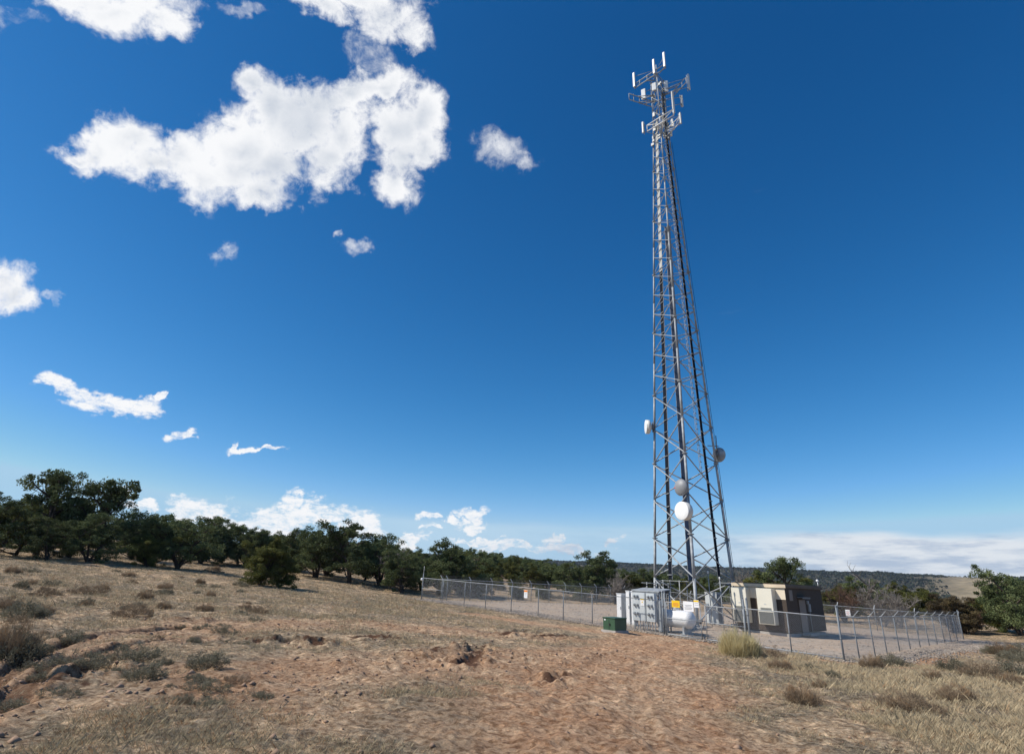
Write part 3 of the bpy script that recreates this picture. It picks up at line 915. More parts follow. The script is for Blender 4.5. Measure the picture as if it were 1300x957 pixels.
mb = MB(); Lh = np.linalg.norm(GR - GL) * .48
mb.tube((Lh, -.05, .05), (Lh, -.05, .9), .02); mb.box((Lh - .02, -.08, .95), (.22, .08, .12)); mb.tube((Lh + .1, -.06, .6), (Lh + .2, -.06, .9), .02)
mb.build('latch', M['galv_dark'], gl)
mb = MB(); mb.lathe((Lh + .02, -.14, .84), (0, -1, 0), [(0, .05), (.05, .06), (.06, .04)], 12); mb.build('padlock', M['black'], gl)
# second stout post beside the gate's left and right jambs
for Pq, lab in ((GL - eAB * .16, 'stout galvanised gate post left of the gate beside the meter rack'), (GR + eAB * .17 + eBC * .05, 'stout galvanised gate post right of the gate, in front of the shelter')):
    mb = MB(); g = pad_z(*Pq); mb.tube((0, 0, -.1), (0, 0, 2.3), .055, n=12); o = mb.build('gate_post', M['post'])
    o.location = (Pq[0], Pq[1], g); mb2 = MB(); mb2.lathe((0, 0, 2.3), (0, 0, 1), [(0, .062), (.04, .06), (.08, .02)], 12); mb2.build('cap', M['galv'], o)
    for zz in (.4, 1.5):
        mb2 = MB(); mb2.tube((0, 0, zz), (0, 0, zz + .06), .07, n=12); mb2.build('collar', M['galv_dark'], o)
    tag(o, lab, 'gate post')


def sign(P0, e, s, z, w, h, label, head=None, body='signwhite', lines=3, sl=0., cat='sign', red=False, name='warning_sign', off_=-.04):
    n = np.array([e[1], -e[0]])
    x, y = P0[0] + e[0] * s, P0[1] + e[1] * s; g = pad_z(x, y)
    root = empty(name, (x + n[0] * -off_, y + n[1] * -off_, g + z), math.atan2(e[1], e[0])); tag(root, label, cat)
    mb = MB(); mb.box((0, 0, 0), (w, .006, h), bevel=.002); mb.build('plate', M[body], root)
    if head:
        mb = MB(); mb.box((0, -.006, h * .36), (w * .96, .004, h * .22)); mb.build('header', M[head], root)
    if lines:
        mb = MB(); k = np.random.default_rng(int(s * 100))
        for q in range(lines):
            ww = w * (.5 + .3 * k.random()); mb.box((0, -.0055, h * (.12 - .52 * q / max(lines, 1))), (ww, .004, h * .045))
        mb.build('lettering', M['signred' if red else 'signink'], root)
    for sx in (-.4, .4):
        mb = MB(); mb.tube((w * sx, -.006, h * .44), (w * sx, .012, h * .44), .008, n=6); mb.build('screw', M['galv_dark'], root)
    return root
eG = (GR - GL) / np.linalg.norm(GR - GL); Lg = np.linalg.norm(GR - GL)
def s_gate(u): return (t_on(A, B, u) - tGL) * np.linalg.norm(B - A)
def sz(u, v):
    """height above pad of the fence-plane point seen at (u, v)"""
    t = t_on(A, B, u)
    for _ in range(3):
        q = A + (B - A) * t; d = ray(u, v); # intersect ray with vertical fence plane
    nrm = eBC; Y = (A @ nrm) / (d[0] * nrm[0] + nrm[1]); x = d[0] * Y
    return d[2] * Y - pad_z(x, Y), (np.array([x, Y]) - A) @ eAB
def px_sign(u0, v0, u1, v1, label, **kw):
    z0, s0 = sz(u0, (v0 + v1) / 2); z1, s1 = sz(u1, (v0 + v1) / 2); za, _ = sz((u0 + u1) / 2, v0); zb, _ = sz((u0 + u1) / 2, v1)
    return sign(A, eAB, (s0 + s1) / 2, (za + zb) / 2, abs(s1 - s0), abs(za - zb), label, **kw)
px_sign(853.3, 762, 863.4, 770.8, 'solid yellow warning sign on the left gate leaf above the white tank', body='yellow', lines=4, red=True)
px_sign(868, 763.2, 880.8, 775.8, 'large white notice with small lettering on the left gate leaf', lines=4, name='notice_board')
px_sign(881.2, 761.5, 887.6, 771, 'small white sign with a yellow top band near the gate latch', head='yellow', lines=2)
px_sign(665.8, 748.6, 670.1, 758.8, 'white sign with orange top band on the long front fence', head='orange', lines=3)
# pinkish white sign on the far fence, right
q = Cc + (D - Cc) * .245
sign(D, (Cc - D) / np.linalg.norm(Cc - D), np.linalg.norm(Cc - D) * .752, 1.28, .42, .55, 'white sign with red lettering on the far fence right of the shelter', lines=3, red=True, off_=.05)


# ------------------------------------------------------------------ compound equipment
def at_pad(u, v):
    d = ray(u, v); lo, hi = 5, 200
    for _ in range(40):
        m = (lo + hi) / 2
        if d[2] * m > pad_z(d[0] * m, m): lo = m
        else: hi = m
    return d[0] * lo, lo

# green pad-mounted transformer outside the fence
x, y = 6.55, 34.9
d = ray(781, 803.5)
Yg = 35.0
for _ in range(20):
    Yg = gz(d[0] * Yg, Yg) / d[2] * .5 + Yg * .5
x, y = d[0] * Yg, Yg
g = gz(x, y)
root = empty('transformer_box', (x, y, g), RZ); tag(root, 'low dark green pad-mounted transformer box on the ground outside the fence', 'transformer')
mb = MB(); mb.box((-.42, .5, .05), (1.0, 1.15, .14)); mb.build('concrete_pad', M['concrete'], root)
mb = MB(); mb.box((-.42, .5, .40), (.86, 1.0, .60), bevel=.02); bd = mb.build('body', M['green'], root)
mb = MB(); mb.box((-.42, .5, .725), (.92, 1.06, .05), bevel=.015); mb.build('lid', M['green'], root)
mb = MB(); mb.box((-.42, -.004, .40), (.02, .012, .5)); mb.box((-.36, -.02, .4), (.05, .04, .12)); mb.build('door_latch', M['black'], bd)
mb = MB(); mb.box((-.70, -.006, .62), (.09, .008, .07)); mb.build('label_plate', M['signwhite'], bd)

# meter rack behind the fence
def meter_rack():
    c = A + (B - A) * t_on(A, B, 820.5, 800) + eBC * 1.0
    # walk along the sight line so the rack sits 1 m inside
    d = ray(820, 801); Y = 0
    x, y = None, None
    for Y in np.linspace(30, 60, 600):
        if in_pad(d[0] * Y, Y) > .9: x, y = d[0] * Y, Y; break
    g = pad_z(x, y)
    root = empty('meter_rack', (x, y, g), RZ); tag(root, 'rack of light grey electric meter cabinets on posts just inside the fence', 'electric meters')
    top = y * ray(820, 752.5)[2] - g
    H = top - .55; w = 1.0
    cab = []
    for k, (x0, w, cols) in enumerate(((-.86, .98, (.22, .42)), (.20, .62, (.2, .42)))):
        mb = MB(); mb.box((x0 + w / 2, 0, .55 + H / 2), (w, .28, H), bevel=.012); c = mb.build('meter_cabinet', M['grey_box'], root)
        mb = MB()
        mb.box((x0 + cols[0] + .1, -.146, .55 + H / 2), (.42, .012, H * .86)); mb.build('meter_panel', M['grey_mid' if 0 else 'grey_box'], c)
        for r_ in range(3):
            for cc in cols:
                mm = MB(); mm.lathe((x0 + cc, -.152, .95 + r_ * H * .31), (0, -1, 0), [(0, .085), (.05, .085), (.055, .07), (.13, .066), (.15, .045)], 16); me_ = mm.build('meter', M['grey_mid'], c)
        if k == 0:
            mb = MB(); mb.box((x0 + .80, -.146, .55 + H * .5), (.26, .012, H * .92)); mb.build('access_door', M['grey_box'], c)
    mb = MB(); mb.box((-.03, -.02, .55 + H * .5), (.10, .18, H * .9)); mb.box((.1, 0, .66), (.3, .16, .24)); mb.build('wire_trough', M['grey_mid'], root)
    for px in (-.80, -.62, -.40, -.18, .02, .12, .28, .5, .72):
        mb = MB(); mb.tube((px, .03 * ((px * 10) % 3 - 1), -.05), (px, .03 * ((px * 10) % 3 - 1), .6), .035 if px in (-.80, .72) else .028); mb.build('conduit', M['galv'], root)
    s = empty('warning_sign', (x, y, g)); s.rotation_euler = (0, 0, RZ)
    tag(s, 'white sign with yellow top band on the grey meter cabinets', 'sign')
    mb = MB(); mb.box((-.06 + .0, -.166, 1.62), (.26, .008, .42)); mb.build('plate', M['signwhite'], s)
    mb = MB(); mb.box((-.06, -.172, 1.78), (.25, .004, .08)); mb.box((-.06, -.172, 1.62), (.08, .004, .08)); mb.build('header', M['yellow'], s)
    # open canopy roof behind and above the rack
    rt = empty('canopy', (x, y, g), RZ); tag(rt, 'small sloped grey sheet-metal canopy over the equipment behind the meter rack', 'canopy')
    mb = MB(); zc = top + .08
    ex = V3((1, 0, 0)); t = .06
    mb.add([(-1.15, .2, zc), (.95, .2, zc), (.95, 1.5, zc + .16), (-1.15, 1.5, zc + .16), (-1.15, .2, zc + t), (.95, .2, zc + t), (.95, 1.5, zc + .16 + t), (-1.15, 1.5, zc + .16 + t)],
           [(0, 3, 2, 1), (4, 5, 6, 7), (0, 1, 5, 4), (1, 2, 6, 5), (2, 3, 7, 6), (3, 0, 4, 7)]); mb.build('roof', M['galv'], rt)
    mb = MB(); mb.box((-.1, .25, zc - .1), (2.0, .08, .18)); mb.box((-.1, 1.4, zc + .03), (2.0, .08, .18)); mb.build('beam', M['galv_dark'], rt)
    for px, py in ((-1.05, .3), (.88, .3), (-1.05, 1.4), (.88, 1.4)):
        mb = MB(); mb.tube((px, py, -.05), (px, py, zc - .02 + .1 * (py > 1)), .045); mb.build('post', M['galv'], rt)
    bt = empty('switch_cabinet', (x, y, g), RZ); tag(bt, 'narrow dark grey switch cabinet between the meter rack and the gate post', 'cabinet')
    mb = MB(); mb.box((.98, .25, .9), (.24, .3, 1.7), bevel=.01); mb.build('body', M['grey_mid'], bt)
    mb = MB(); mb.box((.98, .092, .9), (.2, .012, 1.6)); mb.box((1.04, .08, .95), (.03, .03, .2)); mb.build('door', M['grey_mid'], bt)
    return x, y, g
mx, my, mg = meter_rack()


def cabinet(u, v, Y, w, dpt, h, label, mm=M['white'], side=None, stand=.18, group=None):
    d = ray(u, v); x = d[0] * Y; g = pad_z(x, Y)
    r = empty('equipment_cabinet', (x, Y, g), RZ); tag(r, label, 'cabinet', group)
    mb = MB(); mb.box((w / 2, dpt / 2, stand * .5 - .03), (w + .06, dpt + .06, stand + .06)); mb.build('plinth', M['concrete'], r)
    mb = MB(); mb.box((w / 2, dpt / 2, stand + h / 2), (w, dpt, h), bevel=.012); b = mb.build('body', mm, r)
    mb = MB(); mb.box((w / 2, -.008, stand + h * .5), (w * .9, .012, h * .92)); dr = mb.build('door', mm, r)
    mb = MB(); mb.box((w * .86, -.03, stand + h * .5), (.03, .03, .18)); mb.build('handle', M['galv_dark'], dr)
    mb = MB()
    for q in range(6): mb.box((w + .006, dpt * (.12 + .15 * q), stand + h * .5), (.012, dpt * .07, h * .9))
    mb.build('cooling_fins', M['grey_mid'], r)
    mb = MB(); mb.box((w / 2, dpt / 2, stand + h + .025), (w + .06, dpt + .06, .05), bevel=.01); mb.build('lid', mm, r)
    return r
cabinet(783.3, 784, 43.6, .42, .85, 1.75, 'leftmost white equipment cabinet behind the front fence with grey finned side', stand=.12)
cabinet(795.3, 785.5, 43.0, .30, .3, 2.0, 'narrow tall white cabinet between the finned cabinet and the meter rack', stand=.1)
cabinet(802.0, 785.5, 42.4, .27, .35, 2.0, 'slim white cabinet touching the left edge of the meter rack', stand=.1)
cabinet(897.5, 789, 50.5, 1.05, .7, 2.2, 'light grey equipment cabinet under the tower near its right leg', mm=M['grey_box'], stand=.1)


def tank():
    d = ray(857.5, 797); Y = 38.6; x = d[0] * Y; g = pad_z(x, Y)
    root = empty('propane_tank', (x, Y, g), RZ); tag(root, 'white horizontal propane tank on short saddles behind the gate', 'tank')
    L_, r = 2.7, .49; zc = .34 + r; prof = []
    for q in range(9):
        t = math.pi / 2 * q / 8; prof.append((-L_ / 2 + r * .75 * (1 - math.sin(t)) - 0, max(.01, r * math.cos(math.pi / 2 - t))))
    prof = [(-L_ / 2 + r * .7 * (1 - math.sin(math.pi / 2 * q / 8)), max(.012, r * math.sin(math.pi / 2 * q / 8))) for q in range(0, 9)]
    prof = [(-L_ / 2 + r * .7 * (1 - math.cos(a)), max(.012, r * math.sin(a))) for a in np.linspace(0, math.pi / 2, 9)]
    prof += [(-p[0], p[1]) for p in reversed(prof)]
    mb = MB(); mb.lathe((0, 0, zc), (1, 0, 0), prof, 32); b = mb.build('shell', M['white'], root)
    mb = MB(); mb.lathe((-.004 + L_ * .0, 0, zc), (1, 0, 0), [(-.012, r * 1.004), (.012, r * 1.004)], 32); mb.box((0, -r - .001, zc - .02), (L_ - .6, .012, .016)); mb.build('weld_seam', M['grey_box'], b)
    mb = MB(); mb.lathe((0.1, 0, zc + r - .03), (0, 0, 1), [(0, .22), (.2, .22), (.28, .17), (.31, .05)], 20); mb.build('valve_dome', M['white'], root)
    for sx in (-.8, .8):
        mb = MB(); mb.box((sx, 0, .2), (.12, .8, .42)); mb.box((sx, 0, .02), (.3, .95, .08)); mb.build('saddle', M['galv'], root)
    mb = MB(); mb.tube((.1, .1, zc + r), (.1, .1, zc + r + .5), .02); mb.tube((.1, .1, zc + r + .5), (.9, .5, zc + r + .45), .015); mb.build('vent_pipe', M['galv'], root)
tank()

# cable bridges (ice bridges) from tower to shelter and to the cabinets
def ice_bridge(P, Q, z, label, posts, drop=0.):
    P = V3(P); Q = V3(Q); root = empty('cable_bridge', (P.x, P.y, pad_z(P.x, P.y))); tag(root, label, 'cable bridge', None)
    o = -V3((P.x, P.y, pad_z(P.x, P.y))); e = (Q - P); L_ = e.length; e.normalize(); n = V3((-e.y, e.x, 0)); mb = MB()
    for s in (-.3, .3): mb.tube(P + n * s + V3((0, 0, z)) + o, Q + n * s + V3((0, 0, z)) + o, .022)
    k = 0
    while k < L_: mb.box(P + e * k + V3((0, 0, z)) + o, (.04, .6, .03), (e, n, V3((0, 0, 1)))); k += .14
    mb.build('grating', M['galv'], root)
    cb = MB()
    for s in np.linspace(-.2, .2, 6): cb.tube(P + n * s + V3((0, 0, z - .14)) + o, Q + n * s + V3((0, 0, z - .14)) + o, .03, n=6)
    cb.build('cable_bundle', M['cable'], root)
    for t in posts:
        for s in (-.33, .33):
            p = P.lerp(Q, t) + n * s; g = pad_z(p.x, p.y); mb = MB(); mb.tube(V3((p.x, p.y, g - .05)) + o, V3((p.x, p.y, z + .06)) + o, .04); mb.build('post', M['galv'], root)
pA = face_p(2, 0, .41, 0, .0); pR = face_p(0, 1, .63, 0, .0); pB = face_p(2, 1, .48, 0, 0)
ice_bridge((pR.x, pR.y, 0), (18.9, 46.0, 0), .25, 'galvanised cable bridge on posts from the tower to the shelter', (.35, .95))
ice_bridge((pA.x, pA.y, 0), (mx + .6, my + 1.9, 0), .0, 'galvanised cable bridge on posts from the tower to the meter canopy', (.3, .8))
ice_bridge((pB.x, pB.y, 0), (pB.x - 1.0, pB.y + 4.6, 0), .25, 'galvanised cable bridge on posts behind the tower', (.3, .9))
# slim post with gps antenna beside the tower
for (u, vb, vt, Y, lab) in ((919, 795, 736, 44.5, 'thin steel post with antenna rising between the tower and the shelter'), (904, 790, 728, 47.5, 'slender whip antenna post beside the grey cabinet under the tower')):
    d = ray(u, vb); x = d[0] * Y; g = pad_z(x, Y); h = ray(u, vt)[2] * Y - g
    mb = MB(); mb.tube((0, 0, -.05), (0, 0, h), .035); o = mb.build('antenna_post', M['galv']); o.location = (x, Y, g); tag(o, lab, 'post')
    mb = MB(); mb.lathe((0, 0, h), (0, 0, 1), [(0, .05), (.12, .06), (.2, .03)], 12); mb.build('antenna', M['white'], o)


# ------------------------------------------------------------------ trees
def tube_np(P, Rr, n=5):
    """tube along polyline P with radii -> verts, quads"""
    P = np.asarray(P, float); Vs = []; m = len(P)
    for i in range(m):
        d = P[min(i + 1, m - 1)] - P[max(i - 1, 0)]; d /= np.linalg.norm(d) + 1e-9
        a = np.cross(d, [0.3, .9, .1]); a /= np.linalg.norm(a) + 1e-9; b = np.cross(d, a)
        for k in range(n):
            t = 2 * math.pi * k / n; Vs.append(P[i] + (a * math.cos(t) + b * math.sin(t)) * Rr[i])
    F = [(i * n + k, i * n + (k + 1) % n, (i + 1) * n + (k + 1) % n, (i + 1) * n + k) for i in range(m - 1) for k in range(n)]
    return Vs, F

def merge(parts):
    V = []; F = []; n = 0
    for v, f in parts:
        V += list(v); F += [tuple(i + n for i in q) for q in f]; n += len(v)
    return np.array(V), np.array(F)

def wander(p, d, L_, n, r, rise=0., wob=.3):
    pts = [np.array(p, float)]; d = np.array(d, float); d /= np.linalg.norm(d)
    for i in range(n):
        d = d + r.normal(0, wob, 3) * .5; d[2] += rise; d /= np.linalg.norm(d); pts.append(pts[-1] + d * L_ / n)
    return pts, d

def tree_proto(seed, kind):
    """unit-height tree (height 1): returns branch mesh + foliage mesh"""
    r = np.random.default_rng(seed); parts = []; clumps = []
    if kind == 'bush':          # juniper down to the ground
        ns = 5; spread = .42; lowest = .06
    elif kind == 'tall':        # open pinyon, clear stem
        ns = 1; spread = .34; lowest = .3
    else:                       # round pinyon
        ns = int(r.integers(1, 4)); spread = .45; lowest = .08
    for s in range(ns):
        a = r.random() * 6.28; lean = .05 if ns == 1 else .35
        d = [math.cos(a) * lean, math.sin(a) * lean, 1]
        H = (.82 if ns == 1 else .6 + .25 * r.random())
        trunk, _ = wander((r.normal(0, .02), r.normal(0, .02), -.03), d, H, 8, r, .02, .16)
        r0 = .034 / math.sqrt(ns) * (1.2 if ns > 1 else 1)
        parts.append(tube_np(trunk, np.linspace(r0, r0 * .25, 9), 6))
        nb = {'bush': 10, 'tall': 14, 'round': 13}[kind]
        nb = max(5, int(nb / (ns ** .5)))
        for b in range(nb):
            t = lowest + (1 - lowest) * (b + r.random() * .6) / nb; i = min(7, int(t * 8)); p = trunk[i] + (trunk[i + 1] - trunk[i]) * (t * 8 - i if t * 8 - i < 1 else 1)
            az = b * 2.4 + r.normal(0, .4); L_ = spread * (1.0 - .55 * max(0, t - .3)) * (.65 + .5 * r.random())
            if kind == 'tall': L_ *= .55 + .9 * math.sin(min(1, (t - .1) * 1.15) * math.pi) if t < .95 else .5
            if kind == 'bush': L_ *= .85
            br, dd = wander(p, (math.cos(az), math.sin(az), .25 + .5 * t), L_, 5, r, .09, .28)
            parts.append(tube_np(br, np.linspace(r0 * .42, r0 * .1, 6), 4))
            for q in range(5 if kind != 'tall' else 4):
                j = 2 + int(q * 3 / 5); pt = br[min(5, j + (q % 2))]
                sb, _ = wander(pt, r.normal(0, 1, 3) * [.8, .8, .5] + np.array([math.cos(az), math.sin(az), .5]) * .6, L_ * (.25 + .3 * r.random()), 3, r, .1, .3)
                parts.append(tube_np(sb, np.linspace(r0 * .14, r0 * .05, 4), 3))
                clumps.append((sb[-1], .038 + .05 * r.random())); 
            clumps.append((br[-1], .07 + .03 * r.random()))
        clumps.append((trunk[-1], .085)); clumps.append((trunk[-2], .08))
    for q in range(7):
        p_ = trunk[-1 - q % 3]; clumps.append((p_ + r.normal(0, .035, 3), .05 + .04 * r.random()))
    if kind == 'bush':
        for q in range(70):
            a = r.random() * 6.28; zz = r.uniform(.05, .72); rd = r.uniform(.06, .40) * (1.05 - .5 * zz)
            clumps.append((np.array([math.cos(a) * rd, math.sin(a) * rd, zz]), .06 + .04 * r.random()))
    if kind == 'round':
        for q in range(20):
            a = r.random() * 6.28; zz = r.uniform(.15, .42); rd = r.uniform(.16, .42)
            clumps.append((np.array([math.cos(a) * rd, math.sin(a) * rd, zz]), .055 + .04 * r.random()))
    bV, bF = merge(parts)
    C0 = np.array([c for c, _ in clumps]); S0 = np.array([s for _, s in clumps])
    # extent normalise to height 1
    zt = (C0[:, 2] + S0).max(); 
    # leaf faces
    per = {'bush': 125, 'tall': 105, 'round': 115}[kind]
    n = len(C0); tot = n * per
    ci = np.repeat(np.arange(n), per)
    dirs = r.normal(0, 1, (tot, 3)); dirs /= np.linalg.norm(dirs, axis=1)[:, None]
    rad = (r.random(tot) ** .38) * S0[ci] * .9
    cen = C0[ci] + dirs * rad[:, None] * np.array([1.15, 1.15, .72])
    up = dirs * .25 + r.normal(0, .6, (tot, 3)) + np.array([0, 0, .35]); up /= np.linalg.norm(up, axis=1)[:, None]
    side = np.cross(up, dirs + r.normal(0, .45, (tot, 3))); side /= np.linalg.norm(side, axis=1)[:, None] + 1e-9
    ln = (.013 + .012 * r.random(tot))[:, None]; wd = (.0050 + .0045 * r.random(tot))[:, None]
    V = np.stack([cen - side * wd, cen + side * wd, cen + up * ln + side * wd * .4, cen + up * ln - side * wd * .4], 1).reshape(-1, 3)
    V[:, 2] = np.maximum(V[:, 2], .01)
    F = np.arange(tot * 4).reshape(-1, 4)
    tint = np.clip(r.random(n)[ci] * .8 + r.random(tot) * .35 - .05, 0, 1)
    return bV / zt, bF, V / zt, F, tint

def make_tree_proto(seed, kind, leafm, name):
    bV, bF, V, F, tint = tree_proto(seed, kind)
    root = empty(name); t = np_mesh('trunk', bV, bF, M['bark'], root, smooth=True)
    c = np_mesh('crown', V, F, M[leafm], root, {'tint': ('FACE', tint)})
    return root

def make_dead_proto(seed, name, m, dens=1., stems=3, twiggy=True, spread=.55, lr=.011):
    r = np.random.default_rng(seed); P1 = []; P2 = []
    for s in range(stems):
        a = r.random() * 6.28; tr, _ = wander((0, 0, -.02), (math.cos(a) * spread, math.sin(a) * spread, 1), .75, 6, r, .03, .25)
        P1.append(tube_np(tr, np.linspace(.03, .010, 7), 6))
        for b in range(int(9 * dens)):
            i = 1 + int(r.random() * 5); az = r.random() * 6.28
            br, _ = wander(tr[i], (math.cos(az), math.sin(az), .6), .22 + .25 * r.random(), 4, r, .05, .4); P1.append(tube_np(br, np.linspace(lr, lr * .4, 5), 4))
            for q in range(int(7 * dens)):
                k = 1 + int(r.random() * 4); tw, _ = wander(br[k], r.normal(0, 1, 3) + [0, 0, .6], .08 + .14 * r.random(), 3, r, .05, .5); P2.append(tube_np(tw, np.linspace(.0045, .0018, 4), 3))
                if twiggy:
                    for w_ in range(4):
                        t2, _ = wander(tw[1 + int(r.random() * 3)], r.normal(0, 1, 3) + [0, 0, .4], .04 + .07 * r.random(), 2, r, 0, .5); P2.append(tube_np(t2, np.linspace(.0026, .001, 3), 3))
    V1, F1 = merge(P1); V2, F2 = merge(P2); zt = max(V1[:, 2].max(), V2[:, 2].max())
    root = empty(name); np_mesh('trunk', V1 / zt, F1, m, root, smooth=True); np_mesh('crown', V2 / zt, F2, m, root)
    return root

PROTO = {
    'P0': make_tree_proto(1, 'round', 'pinyon', 'pinyon_tree'), 'P1': make_tree_proto(2, 'round', 'pinyon', 'pinyon_tree'),
    'P2': make_tree_proto(33, 'round', 'pinyon', 'pinyon_tree'), 'P3': make_tree_proto(14, 'round', 'pinyon', 'pinyon_tree'),
    'T0': make_tree_proto(5, 'tall', 'pinyon', 'pinyon_tree'), 'T1': make_tree_proto(16, 'tall', 'pinyon', 'pinyon_tree'),
    'J0': make_tree_proto(7, 'bush', 'juniper', 'juniper_tree'), 'J1': make_tree_proto(8, 'bush', 'juniper', 'juniper_tree'),
    'J2': make_tree_proto(9, 'round', 'juniper', 'juniper_tree'), 'B0': make_tree_proto(10, 'bush', 'brownjun', 'browned_juniper'),
    'D0': make_dead_proto(29, 'dead_tree', M['deadwood'], 1.6, 1, False, .12, .017), 'D1': make_dead_proto(21, 'dead_tree', M['deadwood'], 1.3, 4, True, .6),
    'D2': make_dead_proto(22, 'dead_tree', M['deadbrown'], 1.3, 4, True, .5), 'D3': make_dead_proto(23, 'dead_tree', M['deadwood'], 1.2, 3, True, .8),
}
used = set()
tcount = 0
def put_tree(pk, x, y, h, label, cat, group=None, wide=1., rz=None, sink=.05):
    global tcount
    pr = PROTO[pk]; tcount += 1
    if pk in used: o = copy_tree(pr)
    else: o = pr; used.add(pk)
    g = float(terrain_z(np.array([x]), np.array([y]))[0])
    o.location = (x, y, g - sink); o.rotation_euler = (0, 0, random.random() * 6.28 if rz is None else rz)
    o.scale = (h * wide, h * wide, h)
    tag(o, label, cat, group)
    return o

def px_tree(pk, u, Y, vt, label, cat='tree', wide=1., group=None, rz=None):
    d = ray(u, vt)
    # column of the trunk at ground level for that depth
    x = d[0] * Y; g = gz(x, Y)
    for _ in range(4):
        lo = (650 + FPX * (np.array([x, Y, g]) @ RT) / (np.array([x, Y, g]) @ FW))
        x += (u - lo) * Y / FPX * .98; g = gz(x, Y)
    h = d[2] * Y - g
    return put_tree(pk, x, Y, h, label, cat, group, wide, rz)

KEY = [
    ('P3', -12, 44, 626, 'dark pinyon cut by the left edge of the picture', 1.1),
    ('T0', 48, 49, 591, 'tall open-crowned pinyon, the highest tree in the left cluster', .95),
    ('J2', 18, 46, 636, 'bushy low tree in front of the tall left pinyon', 1.1),
    ('P0', 88, 51, 617, 'rounded dark pinyon between the two tallest left trees', 1.1),
    ('T1', 126, 51, 603, 'tall flat-topped pinyon at the right end of the left cluster', 1.0),
    ('P1', 62, 45, 650, 'low dense pinyon beneath the tallest left tree', 1.2),
    ('P2', 112, 47, 648, 'dense dark pinyon under the flat-topped tree', 1.2),
    ('P1', 165, 62, 645, 'pinyon at the dip just right of the tall left cluster', 1.2),
    ('P3', 196, 55, 648, 'broad pinyon with spreading low branches near the field edge', 1.25),
    ('J0', 185, 51, 671, 'small bright green juniper at the field edge under bigger trees', 1.15),
    ('P0', 226, 53, 650, 'wide pinyon whose trunk shows above the grass', 1.2),
    ('P2', 255, 68, 652, 'pinyon in the middle of the long left wood line', 1.2),
    ('P1', 282, 72, 658, 'pinyon behind the gap in the left wood line', 1.2),
    ('J0', 330, 46.5, 676, 'olive-green juniper bush standing out in front of the wood', .95),
    ('J1', 355, 47.5, 690, 'rounded juniper lobe on the right of the front juniper bush', 1.0),
    ('P3', 300, 74, 663, 'dark pinyon left of the front juniper bush', 1.15),
    ('P0', 322, 73, 666, 'dark pinyon directly behind the front juniper bush', 1.15),
    ('P2', 372, 72, 668, 'pinyon just right of the front juniper bush', 1.15),
    ('P1', 398, 66, 665, 'straight pinyon left of the biggest mid tree', 1.15),
    ('P3', 437, 64, 656, 'biggest broad-crowned pinyon in the middle of the wood line', 1.25),
    ('P0', 415, 70, 662, 'pinyon tucked behind the biggest mid tree', 1.1),
    ('P2', 482, 66, 674, 'round-crowned pinyon right of the biggest mid tree', 1.1),
    ('P1', 462, 72, 678, 'smaller pinyon in the notch between two round crowns', 1.1),
    ('P1', 512, 62, 692, 'low scrubby tree beside the grey dead juniper', 1.15),
    ('P3', 560, 66, 679, 'large pinyon standing behind the left end of the fence', 1.15),
    ('P0', 584, 68, 694, 'shoulder-high pinyon leaning right of the fence-end pinyon', 1.15),
    ('P1', 536, 68, 699, 'small pinyon left of the fence-end pinyon', 1.15),
    ('J1', 609, 70, 711, 'yellow-green juniper right of the fence-end pinyon', 1.1),
    ('J0', 594, 67, 716, 'low juniper seen just over the front fence rail', 1.2),
    ('P2', 757, 84, 696, 'tall airy pinyon behind the fence left of the tower', 1.15),
    ('P0', 738, 82, 713, 'bushy pinyon on the left shoulder of the airy pinyon', 1.3),
    ('P3', 718, 88, 716, 'dense pinyon in the clump behind the orange-topped sign', 1.4),
    ('P1', 694, 92, 714, 'rounded pinyon in the clump above the front fence', 1.5),
    ('J2', 676, 90, 718, 'leftmost rounded tree of the clump above the front fence', 1.4),
    ('P1', 790, 88, 718, 'mid-height pinyon left of the tower legs', 1.3),
    ('J1', 808, 84, 727, 'bushy juniper directly left of the tower legs', 1.4),
    ('P0', 826, 90, 720, 'pinyon seen behind the left tower leg', 1.2),
    ('P2', 850, 95, 729, 'pinyon seen between the tower legs on the left', 1.3),
    ('J2', 886, 92, 731, 'low tree seen through the tower bracing', 1.4),
    ('P3', 905, 90, 727, 'pinyon seen through the right side of the tower', 1.3),
    ('T1', 1004, 66, 703, 'open-crowned tree standing right behind the shelter roof', .9),
    ('J0', 985, 68, 722, 'low juniper beside the open-crowned tree behind the shelter', 1.3),
    ('P1', 945, 84, 731, 'low pinyon left behind the shelter roof', 1.4),
    ('J0', 1058, 78, 741, 'green juniper just right of the shelter', 1.4),
    ('J1', 1082, 72, 742, 'green juniper left of the grey bare thicket', 1.3),
    ('P0', 1104, 80, 730, 'green tree half hidden behind the tall dead tree', 1.1),
    ('J1', 1162, 72, 744, 'bright green juniper right of the grey bare thicket', 1.4),
    ('P3', 1180, 82, 748, 'dark pinyon further back above the side fence', 1.3),
    ('B0', 1205, 66, 752, 'browned juniper behind the far end of the side fence', 1.3),
    ('B0', 1226, 58, 755, 'rust-brown juniper just beyond the fence corner', 1.1),
    ('J0', 1248, 68, 758, 'yellow-green juniper between the fence corner and the right-edge trees', 1.3),
    ('P1', 1300, 57, 716, 'big green tree at the right edge of the picture', .95),
    ('P0', 1316, 54, 724, 'tree cut by the right edge of the picture', .9),
    ('J1', 1274, 60, 750, 'lower green tree on the left flank of the right-edge tree', 1.0),
]
for pk, u, Y, vt, lab, wd in KEY:
    px_tree(pk, u, Y, vt, lab, 'tree', wd)
px_tree('D1', 497, 64, 692, 'grey half-dead juniper with bare twigs before the mid wood line', 'dead tree', .8)
px_tree('D0', 1114, 70, 713, 'tall bleached dead tree with bare forked limbs', 'dead tree', 1.0)
